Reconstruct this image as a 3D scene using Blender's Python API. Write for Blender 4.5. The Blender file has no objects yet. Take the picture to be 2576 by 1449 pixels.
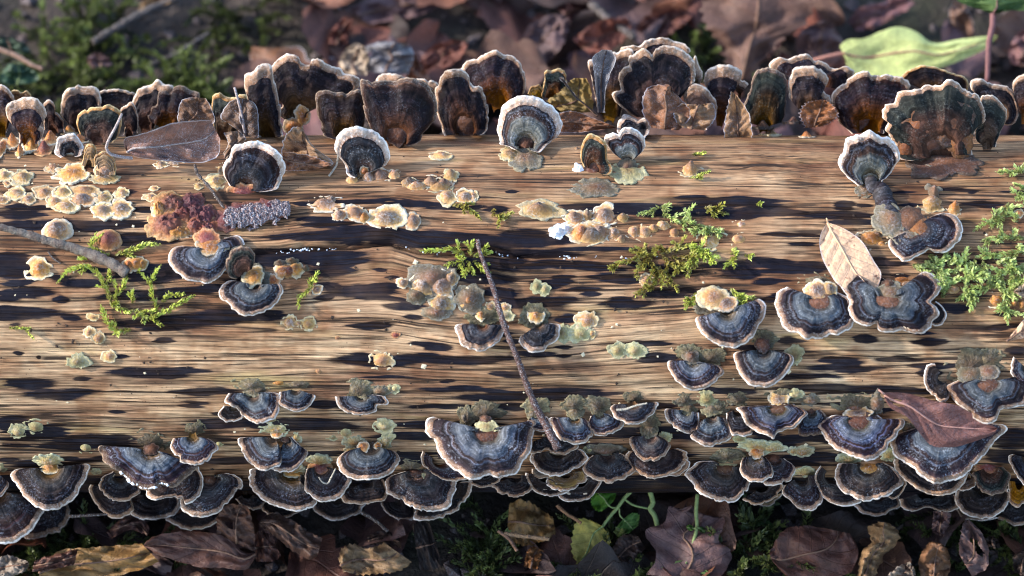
import bpy, bmesh, math, random
import numpy as np
from mathutils import Vector

# ------------------------------------------------------------------ camera, sky, sun, exposure
random.seed(7)
SC = bpy.context.scene
COL = SC.collection
R_LOG = 0.0895                                     # log radius (m); the frame is about half a metre wide
AX = np.array([0.0, 0.0, 0.086])                   # a point on the log's axis, which runs along X
PITCH = math.radians(50)
V = np.array([0, math.cos(PITCH), -math.sin(PITCH)])
U = np.array([0, math.sin(PITCH), math.cos(PITCH)])
X = np.array([1.0, 0, 0])
DIST, PPM = 1.5, 5000.0
CAM = AX + U * 0.013 - V * DIST
cam_d = bpy.data.cameras.new('camera')
cam = bpy.data.objects.new('camera', cam_d)
COL.objects.link(cam)
cam.location = CAM
cam.rotation_euler = (math.radians(90) - PITCH, 0, 0)
cam_d.sensor_width = 36
cam_d.lens = 36 * DIST / (2576 / PPM)
cam_d.clip_start, cam_d.clip_end = 0.05, 50
cam_d.dof.use_dof = True
cam_d.dof.focus_distance = DIST - 0.052
cam_d.dof.aperture_fstop = 6.6
SC.camera = cam

SUN_DIR = np.array([-0.86, 0.0, 0.46]); SUN_DIR /= np.linalg.norm(SUN_DIR)
world = bpy.data.worlds.new('World'); SC.world = world; world.use_nodes = True
wn = world.node_tree
sky = wn.nodes.new('ShaderNodeTexSky'); sky.sky_type = 'NISHITA'; sky.sun_disc = False
sky.sun_elevation = math.asin(SUN_DIR[2]); sky.sun_rotation = math.atan2(SUN_DIR[0], SUN_DIR[1])
wn.links.new(sky.outputs[0], wn.nodes['Background'].inputs[0])
wn.nodes['Background'].inputs[1].default_value = 0.15
sun_d = bpy.data.lights.new('sun', 'SUN'); sun_d.energy = 2.0; sun_d.angle = math.radians(2.5); sun_d.color = (1, 0.94, 0.85)
sun = bpy.data.objects.new('sun', sun_d); COL.objects.link(sun)
sun.rotation_euler = Vector(SUN_DIR).to_track_quat('Z', 'Y').to_euler(); sun.location = SUN_DIR * 3
SC.view_settings.view_transform = 'Standard'; SC.view_settings.look = 'None'
SC.view_settings.exposure = 1.78; SC.view_settings.gamma = 1
SC.cycles.max_bounces = 6; SC.cycles.filter_width = 1.1; SC.cycles.use_denoising = True

# ------------------------------------------------------------------ geometry helpers
TILE = {'A1': (0, 0), 'A2': (950, 0), 'A3': (1900, 0), 'A4': (2840, 0), 'B1': (0, 700), 'B2': (950, 700), 'B3': (1900, 700),
        'B4': (2840, 700), 'C1': (0, 1400), 'C2': (950, 1400), 'C3': (1900, 1440), 'C4': (2840, 1440)}
def px(tile, p):
    """measured points -> photo coordinates (2576 wide)"""
    p = np.asarray(p, float)
    if tile == 'F': return p
    o = np.array(TILE[tile], float)
    return (o + p / 2.013) / 1.49068
def pts(s):
    return np.array([[float(a) for a in q.split(',')] for q in s.split()])
def ray(p):
    d = V * DIST + X * ((p[0] - 1288) / PPM) + U * ((724.5 - p[1]) / PPM)
    return d / np.linalg.norm(d)
def hit_log(p, rad=R_LOG):
    """first point of the log seen at p; beyond its outline the nearest outline point"""
    d = ray(p); o = CAM - AX
    a = d[1]**2 + d[2]**2; b = o[1] * d[1] + o[2] * d[2]; c = o[1]**2 + o[2]**2 - rad**2
    disc = b * b - a * c
    t = (-b - math.sqrt(disc)) / a if disc > 0 else -b / a
    return CAM + d * t, disc > 0
def on_plane(p, P0, n):
    d = ray(p)
    return CAM + d * (np.dot(P0 - CAM, n) / np.dot(d, n))
def at_height(p, z):
    d = ray(p)
    return CAM + d * ((z - CAM[2]) / d[2])
def norm_log(P):
    n = np.array([0, P[1] - AX[1], P[2] - AX[2]]); return n / np.linalg.norm(n)
def unit(v): return v / np.linalg.norm(v)
def cap_plane(beta):
    b = math.radians(beta)
    return -V * abs(math.sin(b)) - U * math.cos(b) * (1 if beta > 0 else -1)

def _h(xi, yi, seed):
    h = (xi.astype(np.int64) * 374761393 + yi.astype(np.int64) * 668265263 + seed * 1442695041) & 0xffffffff
    h = ((h ^ (h >> 13)) * 1274126177) & 0xffffffff
    return ((h ^ (h >> 16)) & 0xffff) / 65535.0
def vn(x, y, seed=0):
    """value noise 0..1"""
    x = np.asarray(x, float); y = np.asarray(y, float) + 0 * x; x = x + 0 * y
    xi, yi = np.floor(x), np.floor(y); fx, fy = x - xi, y - yi
    fx = fx * fx * (3 - 2 * fx); fy = fy * fy * (3 - 2 * fy)
    a, b = _h(xi, yi, seed), _h(xi + 1, yi, seed); c, d = _h(xi, yi + 1, seed), _h(xi + 1, yi + 1, seed)
    return (a + (b - a) * fx) * (1 - fy) + (c + (d - c) * fx) * fy
def fbm(x, y, seed=0, o=3):
    s = 0; k = 1.0; t = 0
    for i in range(o):
        s = s + k * vn(np.asarray(x) * 2**i, np.asarray(y) * 2**i, seed + i * 17); t += k; k *= 0.5
    return s / t
def sstep(a, b, x):
    t = np.clip((np.asarray(x, float) - a) / (b - a), 0, 1); return t * t * (3 - 2 * t)
def spline(P, n, closed=False):
    """Catmull-Rom through P, resampled to n points evenly along its length"""
    P = np.asarray(P, float)
    if closed: Q = np.vstack([P[-1], P, P[0], P[1]])
    else: Q = np.vstack([2 * P[0] - P[1], P, 2 * P[-1] - P[-2]])
    out = []
    for i in range(1, len(Q) - 2):
        t = np.linspace(0, 1, 14, endpoint=False)[:, None]
        a, b, c, d = Q[i - 1], Q[i], Q[i + 1], Q[i + 2]
        out.append(0.5 * (2 * b + (c - a) * t + (2 * a - 5 * b + 4 * c - d) * t**2 + (3 * b - a - 3 * c + d) * t**3))
    out.append(Q[-2][None]); C = np.vstack(out)
    L = np.concatenate([[0], np.cumsum(np.linalg.norm(np.diff(C, axis=0), axis=1))])
    q = np.linspace(0, L[-1], n, endpoint=not closed)
    return np.stack([np.interp(q, L, C[:, k]) for k in range(C.shape[1])], 1)

def mesh(name, verts, faces, mat, attrs=None, parent=None, smooth=True, face_cam=False):
    me = bpy.data.meshes.new(name)
    verts = np.asarray(verts, float); ctr = None
    if parent is None and name not in ('ground', 'fallen_log'): ctr = verts.mean(0)
    if face_cam is not False and len(faces):
        f = faces[len(faces) // 2]
        n = np.cross(verts[f[1]] - verts[f[0]], verts[f[2]] - verts[f[0]])
        if np.dot(n, face_cam) < 0: faces = [tuple(reversed(q)) for q in faces]
    me.from_pydata((verts if ctr is None else verts - ctr).tolist(), [], [tuple(int(i) for i in f) for f in faces])
    me.polygons.foreach_set('use_smooth', [smooth] * len(me.polygons))
    for k, a in (attrs or {}).items():
        at = me.attributes.new(k, 'FLOAT', 'POINT'); at.data.foreach_set('value', np.asarray(a, np.float32).ravel())
    me.materials.append(mat); me.update()
    o = bpy.data.objects.new(name, me); COL.objects.link(o)
    if ctr is not None: o.location = Vector(ctr)
    if parent is not None: o.parent = parent; o.matrix_parent_inverse = INV(parent)
    return o
def INV(p):
    from mathutils import Matrix
    return Matrix.Translation(-Vector(p.location))
def tag(o, label, cat, group=None, kind=None):
    if label: o['label'] = label
    if cat: o['category'] = cat
    if group: o['group'] = group
    if kind: o['kind'] = kind
    return o
def thing(name, loc, label, cat, group=None):
    o = bpy.data.objects.new(name, None); COL.objects.link(o); o.location = Vector(loc); o.empty_display_size = 0.01
    return tag(o, label, cat, group)
def grid_faces(nr, nc, wrap=False, off=0):
    f = []
    for r in range(nr - 1):
        for c in range(nc if wrap else nc - 1):
            c2 = (c + 1) % nc
            f.append((off + r * nc + c, off + r * nc + c2, off + (r + 1) * nc + c2, off + (r + 1) * nc + c))
    return f
def tube(path, rad, sides=6):
    """verts, faces of a tube along a 3-D path with a radius per point"""
    path = np.asarray(path, float); n = len(path); rad = np.broadcast_to(np.asarray(rad, float), (n,))
    T = np.gradient(path, axis=0); T /= np.linalg.norm(T, axis=1)[:, None] + 1e-12
    up = np.array([0.13, -0.5, 0.85]); vs = []
    for i in range(n):
        a = unit(np.cross(T[i], up)); b = np.cross(T[i], a)
        for k in range(sides):
            w = 2 * math.pi * k / sides
            vs.append(path[i] + rad[i] * (a * math.cos(w) + b * math.sin(w)))
    f = grid_faces(n, sides, True)
    f.append(tuple(range(sides))[::-1]); f.append(tuple((n - 1) * sides + k for k in range(sides)))
    return np.array(vs), f

# ------------------------------------------------------------------ material helpers
def nd(nt, typ, ins=None, **props):
    n = nt.nodes.new(typ)
    for k, v in props.items(): setattr(n, k, v)
    for k, v in (ins or {}).items():
        if isinstance(v, bpy.types.NodeSocket): nt.links.new(v, n.inputs[k])
        else: n.inputs[k].default_value = v
    return n
def math_(nt, op, a, b=0.0, clamp=False):
    return nd(nt, 'ShaderNodeMath', {0: a, 1: b}, operation=op, use_clamp=clamp).outputs[0]
def mixc(nt, fac, a, b, blend='MIX'):
    return nd(nt, 'ShaderNodeMix', {0: fac, 6: a, 7: b}, data_type='RGBA', blend_type=blend).outputs[2]
def c4(c): return (c[0], c[1], c[2], 1)
def ramp(nt, fac, stops, interp='LINEAR'):
    r = nd(nt, 'ShaderNodeValToRGB', {0: fac}); e = r.color_ramp; e.interpolation = interp
    while len(e.elements) < len(stops): e.elements.new(0.5)
    for q, (p, c) in zip(e.elements, stops):
        q.position = p; q.color = c4(c) if hasattr(c, '__len__') else (c, c, c, 1)
    return r.outputs[0]
def attr(nt, name): return nd(nt, 'ShaderNodeAttribute', attribute_name=name).outputs['Fac']
def rnd(nt): return nd(nt, 'ShaderNodeObjectInfo').outputs['Random']
def geo_pos(nt): return nd(nt, 'ShaderNodeNewGeometry').outputs['Position']
def noise(nt, vec, scale, detail=3, rough=0.55, w=None):
    n = nd(nt, 'ShaderNodeTexNoise', {'Scale': scale, 'Detail': detail, 'Roughness': rough}, noise_dimensions='4D' if w is not None else '3D')
    if vec is not None: nt.links.new(vec, n.inputs['Vector'])
    if w is not None: nt.links.new(w, n.inputs['W'])
    return n.outputs['Fac']
def sep3(nt, x, y, z=0.0): return nd(nt, 'ShaderNodeCombineXYZ', {0: x, 1: y, 2: z}).outputs[0]
def newmat(name):
    m = bpy.data.materials.new(name); m.use_nodes = True
    return m, m.node_tree, m.node_tree.nodes['Principled BSDF']
def bump(nt, bs, h, strength, dist):
    b = nd(nt, 'ShaderNodeBump', {'Height': h, 'Strength': strength, 'Distance': dist})
    nt.links.new(b.outputs[0], bs.inputs['Normal'])
def lerp_range(nt, v, a, b, lo, hi):
    return nd(nt, 'ShaderNodeMapRange', {0: v, 1: a, 2: b, 3: lo, 4: hi}).outputs[0]
# ------------------------------------------------------------------ fungus materials
FROST = (0.55, 0.62, 0.74)
def cap_material(name, stops, frost=0.4, fcol=FROST, streak=0.28):
    m, nt, bs = newmat(name)
    z = attr(nt, 'zone'); a = attr(nt, 'ang'); P = geo_pos(nt); w = math_(nt, 'MULTIPLY', rnd(nt), 30.0)
    d = math_(nt, 'MULTIPLY', math_(nt, 'SUBTRACT', noise(nt, P, 170, 4, 0.6), 0.5), 0.16)
    sh = math_(nt, 'MULTIPLY', math_(nt, 'SUBTRACT', rnd(nt), 0.5), 0.08)
    zz = math_(nt, 'ADD', math_(nt, 'ADD', z, d), sh)
    col = ramp(nt, zz, stops)
    bands = noise(nt, sep3(nt, math_(nt, 'MULTIPLY', zz, 17.0), math_(nt, 'MULTIPLY', a, 1.2)), 1.0, 2, 0.6, w)
    col = mixc(nt, 1.0, col, ramp(nt, bands, [(0.33, 0.5), (0.5, 1.0), (0.66, 1.65)]), 'MULTIPLY')
    st = noise(nt, sep3(nt, math_(nt, 'MULTIPLY', a, 55.0), math_(nt, 'MULTIPLY', z, 5.0)), 1.0, 3, 0.65, w)
    col = mixc(nt, streak, col, ramp(nt, st, [(0.3, 0.5), (0.5, 1.0), (0.72, 1.8)]), 'MULTIPLY')
    blot = noise(nt, P, 95, 3, 0.6)
    col = mixc(nt, 0.6, col, ramp(nt, blot, [(0.3, (0.6, 0.62, 0.72)), (0.5, 1.0), (0.7, (1.35, 1.2, 1.05))]), 'MULTIPLY')
    col = mixc(nt, 1.0, col, (0.76, 0.735, 0.76, 1), 'MULTIPLY')
    fine = noise(nt, P, 1100, 3, 0.7)
    fm = math_(nt, 'MULTIPLY', lerp_range(nt, fine, 0.5, 0.68, 0, 1), lerp_range(nt, noise(nt, P, 120, 3, 0.6), 0.42, 0.62, 0.08, 1))
    fm = math_(nt, 'MULTIPLY', fm, lerp_range(nt, bands, 0.42, 0.6, 0.35, 1))
    col = mixc(nt, math_(nt, 'MULTIPLY', fm, frost, True), col, c4(fcol))
    col = nd(nt, 'ShaderNodeHueSaturation', {'Color': col, 'Hue': lerp_range(nt, math_(nt, 'FRACT', math_(nt, 'MULTIPLY', rnd(nt), 5.7)), 0, 1, 0.49, 0.53), 'Saturation': lerp_range(nt, math_(nt, 'FRACT', math_(nt, 'MULTIPLY', rnd(nt), 11.3)), 0, 1, 0.75, 1.3), 'Value': lerp_range(nt, math_(nt, 'FRACT', math_(nt, 'MULTIPLY', rnd(nt), 7.9)), 0, 1, 0.72, 1.3)}).outputs[0]
    nt.links.new(col, bs.inputs['Base Color'])
    bs.inputs['Roughness'].default_value = 0.62; bs.inputs['Specular IOR Level'].default_value = 0.10
    bs.inputs['Sheen Weight'].default_value = 0.0; bs.inputs['Sheen Roughness'].default_value = 0.45; bs.inputs['Sheen Tint'].default_value = (0.75, 0.85, 1, 1)
    h = math_(nt, 'ADD', math_(nt, 'MULTIPLY', fine, 0.35), math_(nt, 'ADD', math_(nt, 'MULTIPLY', bands, 0.8), math_(nt, 'MULTIPLY', st, 0.25)))
    bump(nt, bs, h, 0.75, 0.0009)
    return m
DK = (0.015, 0.009, 0.010); DK2 = (0.036, 0.020, 0.022); TAN = (0.30, 0.17, 0.105); GR = (0.085, 0.10, 0.108); BR = (0.075, 0.032, 0.018)
CAPM = {
 'blue':   cap_material('cap_blue_grey', [(0, (0.15, 0.09, 0.045)), (0.13, (0.07, 0.058, 0.045)), (0.2, (0.10, 0.112, 0.115)), (0.46, (0.078, 0.098, 0.118)), (0.535, (0.05, 0.06, 0.08)), (0.565, DK), (0.62, DK2), (0.645, (0.08, 0.095, 0.13)), (0.68, (0.03, 0.025, 0.034)), (0.70, DK), (0.82, (0.020, 0.012, 0.018)), (0.9, (0.055, 0.027, 0.026)), (0.955, (0.13, 0.068, 0.045)), (1, TAN)], 0.45),
 'brown':  cap_material('cap_grey_brown', [(0, (0.15, 0.07, 0.03)), (0.15, (0.09, 0.06, 0.045)), (0.3, (0.055, 0.054, 0.054)), (0.5, (0.042, 0.032, 0.032)), (0.585, (0.03, 0.02, 0.02)), (0.6, DK), (0.66, DK2), (0.685, (0.05, 0.045, 0.052)), (0.72, DK), (0.84, (0.02, 0.011, 0.012)), (0.92, (0.065, 0.033, 0.024)), (1, TAN)], 0.35),
 'dark':   cap_material('cap_dark_brown', [(0, (0.05, 0.032, 0.022)), (0.25, (0.034, 0.028, 0.027)), (0.45, (0.015, 0.009, 0.009)), (0.6, (0.030, 0.021, 0.020)), (0.7, (0.010, 0.006, 0.007)), (0.84, (0.016, 0.009, 0.008)), (0.92, (0.065, 0.032, 0.020)), (1, (0.24, 0.13, 0.075))], 0.18),
 'upright': cap_material('cap_upright_brown', [(0, (0.15, 0.058, 0.018)), (0.2, (0.095, 0.036, 0.015)), (0.36, (0.055, 0.022, 0.014)), (0.48, (0.028, 0.014, 0.013)), (0.64, (0.015, 0.010, 0.014)), (0.8, (0.012, 0.007, 0.009)), (0.92, (0.032, 0.014, 0.011)), (1, (0.20, 0.105, 0.06))], 0.12),
 'frosted': cap_material('cap_silver_centre', [(0, (0.10, 0.05, 0.025)), (0.14, (0.12, 0.10, 0.07)), (0.22, (0.15, 0.15, 0.125)), (0.48, (0.12, 0.128, 0.12)), (0.55, (0.05, 0.022, 0.018)), (0.66, (0.022, 0.012, 0.012)), (0.7, (0.07, 0.075, 0.09)), (0.75, DK), (0.9, (0.045, 0.020, 0.018)), (1, TAN)], 0.35),
 'night':  cap_material('cap_near_black', [(0, (0.10, 0.042, 0.02)), (0.2, (0.04, 0.034, 0.033)), (0.36, (0.036, 0.037, 0.042)), (0.55, (0.013, 0.009, 0.011)), (0.68, (0.035, 0.034, 0.042)), (0.73, (0.011, 0.007, 0.008)), (0.9, (0.028, 0.013, 0.012)), (1, TAN)], 0.3),
 'green':  cap_material('cap_algae_green', [(0, (0.13, 0.05, 0.018)), (0.2, (0.085, 0.034, 0.015)), (0.5, (0.045, 0.02, 0.013)), (0.6, (0.013, 0.010, 0.009)), (0.75, (0.018, 0.023, 0.020)), (0.9, (0.028, 0.031, 0.026)), (1, (0.08, 0.05, 0.032))], 0.2, (0.5, 0.56, 0.5)),
 'amber':  cap_material('cap_amber', [(0, (0.16, 0.07, 0.02)), (0.4, (0.23, 0.10, 0.03)), (0.7, (0.16, 0.08, 0.035)), (1, (0.33, 0.2, 0.09))], 0.2),
 'tan':    cap_material('cap_tan', [(0, (0.06, 0.03, 0.02)), (0.5, (0.09, 0.055, 0.04)), (0.8, (0.25, 0.15, 0.09)), (1, (0.45, 0.30, 0.2))], 0.3),
}
def margin_material(name, a, b, c, white=0.5):
    m, nt, bs = newmat(name)
    z = attr(nt, 'zone'); P = geo_pos(nt)
    z2 = math_(nt, 'ADD', z, math_(nt, 'MULTIPLY', math_(nt, 'SUBTRACT', noise(nt, P, 420, 3, 0.6), 0.5), 0.12))
    col = ramp(nt, z2, [(0.79, a), (0.90, b), (0.955, b), (0.99, c)])
    mott = noise(nt, P, 300, 4, 0.65)
    col = mixc(nt, 0.8, col, ramp(nt, mott, [(0.3, (0.55, 0.5, 0.48)), (0.5, 1.0), (0.7, 1.35)]), 'MULTIPLY')
    wear = lerp_range(nt, noise(nt, P, 75, 4, 0.65, math_(nt, 'MULTIPLY', rnd(nt), 9.0)), 0.50, 0.66, 0, 0.75)
    col = mixc(nt, wear, col, mixc(nt, 1.0, col, (0.36, 0.29, 0.24, 1), 'MULTIPLY'))
    fine = noise(nt, P, 1000, 3, 0.7)
    col = mixc(nt, math_(nt, 'MULTIPLY', lerp_range(nt, fine, 0.5, 0.7, 0, 1), white, True), col, (0.82, 0.78, 0.76, 1))
    nt.links.new(col, bs.inputs['Base Color'])
    bs.inputs['Roughness'].default_value = 0.85; bs.inputs['Specular IOR Level'].default_value = 0.1
    bs.inputs['Sheen Weight'].default_value = 0.03; bs.inputs['Sheen Roughness'].default_value = 0.5
    bump(nt, bs, math_(nt, 'ADD', fine, mott), 0.8, 0.0006)
    return m
MARG = {
 'cream': margin_material('margin_cream', (0.15, 0.078, 0.048), (0.30, 0.195, 0.135), (0.78, 0.71, 0.66), 0.3),
 'buff':  margin_material('margin_buff', (0.12, 0.06, 0.036), (0.29, 0.18, 0.115), (0.60, 0.49, 0.40), 0.2),
 'white': margin_material('margin_frost_white', (0.22, 0.12, 0.08), (0.50, 0.38, 0.30), (0.84, 0.78, 0.73), 0.55),
 'tan':   margin_material('margin_tan', (0.15, 0.075, 0.042), (0.28, 0.165, 0.10), (0.58, 0.47, 0.39), 0.2),
 'worn':  margin_material('margin_worn', (0.05, 0.03, 0.024), (0.09, 0.055, 0.04), (0.24, 0.17, 0.12), 0.15),
 'gold':  margin_material('margin_gold', (0.20, 0.09, 0.03), (0.32, 0.17, 0.06), (0.55, 0.40, 0.2), 0.2),
}
def plain_material(name, col, var=0.5, rough=0.8, scale=400, frost=0.0, bmp=0.5):
    m, nt, bs = newmat(name); P = geo_pos(nt)
    n1 = noise(nt, P, scale, 4, 0.6)
    c = mixc(nt, var, c4(col), ramp(nt, n1, [(0.3, 0.45), (0.5, 1.0), (0.72, 1.5)]), 'MULTIPLY')
    if frost:
        f = lerp_range(nt, noise(nt, P, 1900, 2, 0.7), 0.52, 0.68, 0, frost)
        c = mixc(nt, f, c, c4((0.72, 0.78, 0.88)))
    nt.links.new(c, bs.inputs['Base Color']); bs.inputs['Roughness'].default_value = rough; bs.inputs['Specular IOR Level'].default_value = 0.3
    bump(nt, bs, n1, bmp, 0.0012)
    return m
PORE = plain_material('pore_surface', (0.55, 0.44, 0.33), 0.4, 0.9, 1500)
def knob_material(name, stops, frost=0.5, rough=0.6, fibres=0.0):
    m, nt, bs = newmat(name); P = geo_pos(nt)
    z = math_(nt, 'ADD', attr(nt, 'zone'), math_(nt, 'MULTIPLY', math_(nt, 'SUBTRACT', noise(nt, P, 330, 4, 0.6), 0.5), 0.5))
    col = ramp(nt, z, stops)
    mott = noise(nt, P, 520, 4, 0.65)
    col = mixc(nt, 0.7, col, ramp(nt, mott, [(0.3, 0.5), (0.5, 1.0), (0.7, 1.4)]), 'MULTIPLY')
    fine = noise(nt, P, 1000, 3, 0.7)
    h = math_(nt, 'ADD', fine, mott)
    if fibres:
        st = noise(nt, sep3(nt, math_(nt, 'MULTIPLY', attr(nt, 'ang'), 13.0), math_(nt, 'MULTIPLY', attr(nt, 'zone'), 2.0)), 1.0, 3, 0.7, math_(nt, 'MULTIPLY', rnd(nt), 20.0))
        col = mixc(nt, fibres, col, ramp(nt, st, [(0.3, 0.4), (0.5, 1.0), (0.7, 1.7)]), 'MULTIPLY')
        h = math_(nt, 'ADD', h, math_(nt, 'MULTIPLY', st, 1.5))
    fm = math_(nt, 'MULTIPLY', lerp_range(nt, fine, 0.46, 0.64, 0, 1), lerp_range(nt, noise(nt, P, 160, 3, 0.6), 0.4, 0.6, 0.1, 1))
    col = mixc(nt, math_(nt, 'MULTIPLY', fm, frost, True), col, (0.62, 0.62, 0.64, 1))
    col = nd(nt, 'ShaderNodeHueSaturation', {'Color': col, 'Hue': lerp_range(nt, rnd(nt), 0, 1, 0.488, 0.507), 'Value': lerp_range(nt, math_(nt, 'FRACT', math_(nt, 'MULTIPLY', rnd(nt), 7.31)), 0, 1, 0.72, 1.2)}).outputs[0]
    nt.links.new(col, bs.inputs['Base Color']); bs.inputs['Roughness'].default_value = rough; bs.inputs['Specular IOR Level'].default_value = 0.18
    bs.inputs['Sheen Weight'].default_value = 0.03
    bump(nt, bs, h, 0.7, 0.0008)
    return m
KN = {
 'cream': knob_material('knob_cream', [(0.0, (0.17, 0.08, 0.04)), (0.28, (0.30, 0.165, 0.08)), (0.5, (0.42, 0.225, 0.075)), (0.7, (0.52, 0.33, 0.135)), (0.9, (0.56, 0.44, 0.245)), (1, (0.52, 0.44, 0.28))], 0.35),
 'amber': knob_material('knob_amber', [(0.1, (0.22, 0.08, 0.022)), (0.5, (0.48, 0.19, 0.04)), (0.75, (0.56, 0.31, 0.11)), (0.95, (0.62, 0.52, 0.36))], 0.3),
 'red':   knob_material('knob_red_brown', [(0.1, (0.13, 0.036, 0.032)), (0.5, (0.19, 0.06, 0.036)), (0.78, (0.36, 0.15, 0.055)), (0.95, (0.42, 0.24, 0.11))], 0.12, 0.42),
 'plum':  knob_material('knob_plum', [(0.1, (0.095, 0.028, 0.032)), (0.6, (0.13, 0.04, 0.038)), (0.95, (0.20, 0.08, 0.05))], 0.12, 0.42),
 'grey':  knob_material('knob_grey_brown', [(0.0, (0.09, 0.05, 0.035)), (0.3, (0.19, 0.115, 0.075)), (0.55, (0.34, 0.19, 0.09)), (0.72, (0.56, 0.31, 0.11)), (0.85, (0.60, 0.45, 0.26)), (1, (0.62, 0.55, 0.42))], 0.42),
 'green': knob_material('knob_pale_green', [(0.1, (0.22, 0.15, 0.065)), (0.5, (0.31, 0.265, 0.12)), (0.95, (0.42, 0.385, 0.215))], 0.2),
 'ruff':  knob_material('ruff_grey_green', [(0.1, (0.085, 0.055, 0.03)), (0.5, (0.11, 0.085, 0.048)), (0.85, (0.135, 0.115, 0.065)), (1, (0.19, 0.165, 0.095))], 0.12, 0.85, 1.0),
 'ruffgold': knob_material('ruff_yellow', [(0.15, (0.32, 0.17, 0.05)), (0.6, (0.36, 0.29, 0.13)), (0.95, (0.42, 0.41, 0.26))], 0.35, 0.85, 0.6),
 'brown': knob_material('knob_brown', [(0.1, (0.14, 0.058, 0.028)), (0.6, (0.10, 0.042, 0.022)), (0.85, (0.06, 0.028, 0.018)), (1, (0.07, 0.045, 0.03))], 0.12),
 'grim':  knob_material('knob_grey_fuzzy', [(0.1, (0.13, 0.060, 0.030)), (0.4, (0.15, 0.092, 0.052)), (0.75, (0.125, 0.098, 0.062)), (1, (0.19, 0.165, 0.115))], 0.2),
 'rust':  knob_material('knob_rust', [(0.1, (0.13, 0.045, 0.016)), (0.5, (0.17, 0.062, 0.020)), (0.8, (0.20, 0.085, 0.03)), (1, (0.10, 0.045, 0.02))], 0.08),
 'snow':  knob_material('knob_snowy', [(0.1, (0.75, 0.75, 0.78)), (0.9, (0.85, 0.88, 0.92))], 0.8),
}

# ------------------------------------------------------------------ fungus builders
RNG = np.random.default_rng(11)
def dome(name, style, P, ex, ey, n, rx, ry, h, parent=None, seed=0, ragged=0.2, lumps=0.35, skirt=0.72, nseg=30, nr=11, fq=1.0):
    """a low bumpy button with a thin frilly skirt, in the frame ex, ey, n at P"""
    th = np.linspace(0, 2 * math.pi, nseg, endpoint=False); vs = []; zo = []; an = []
    rr = np.concatenate([[0.02], np.linspace(0.12, 1.0, nr - 1), [0.97]])
    per = lambda f, s: vn(np.cos(th) * f + 31.7, np.sin(th) * f + 11.3 + s * 3.1, seed)
    edge = 1 + ragged * 2.4 * (per(1.3, 1) - 0.5) + ragged * 1.9 * (per(4.0, 2) - 0.5) + ragged * 0.9 * (RNG.random(nseg) - 0.5)
    for i, r in enumerate(rr):
        e = 1 + (edge - 1) * sstep(0.35, 1, r)
        x = rx * r * e * np.cos(th); y = ry * r * e * np.sin(th)
        z = h * (0.5 + 0.5 * math.cos(math.pi * min(1, r / skirt)))**0.75 + 0.10 * h * (1 - r) 
        z = z + lumps * h * (fbm(x / rx * 2.2 * fq + 9, y / ry * 2.2 * fq + 5, seed + 5) - 0.5) * (1.2 - r)
        z = z + sstep(0.7, 1, r) * (0.0002 + 0.0022 * (per(5.0, 3) - 0.4)) * min(1, rx / 0.012)
        if i == len(rr) - 1: z = z * 0 - 0.0012
        for k in range(nseg): vs.append(P + ex * x[k] + ey * y[k] + n * z[k])
        zo += [min(r, 1)] * nseg; an += list(th / (2 * math.pi))
    f = grid_faces(len(rr), nseg, True); f.append(tuple(range(nseg))[::-1])
    return mesh(name, vs, f, KN[style], {'zone': zo, 'ang': np.sin(np.array(an) * 2 * math.pi * 0.5) * 1.0}, parent, face_cam=n)
def log_dome(name, style, p, rx, ry, parent=None, h=None, seed=0, **kw):
    P, ok = hit_log(p); N = norm_log(P); ey = np.cross(N, X)
    if ey[2] * 0.64 + ey[1] * 0.77 < 0: ey = -ey
    cf = max(0.42, -float(np.dot(N, V)))
    rx = rx / PPM; ry_ = ry / PPM / cf
    if h is None: h = 0.4 * min(rx, ry_)
    lift = 0.0
    return dome(name, style, P + N * lift, X, ey, N, rx, ry_, h, parent, seed, **kw)

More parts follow.
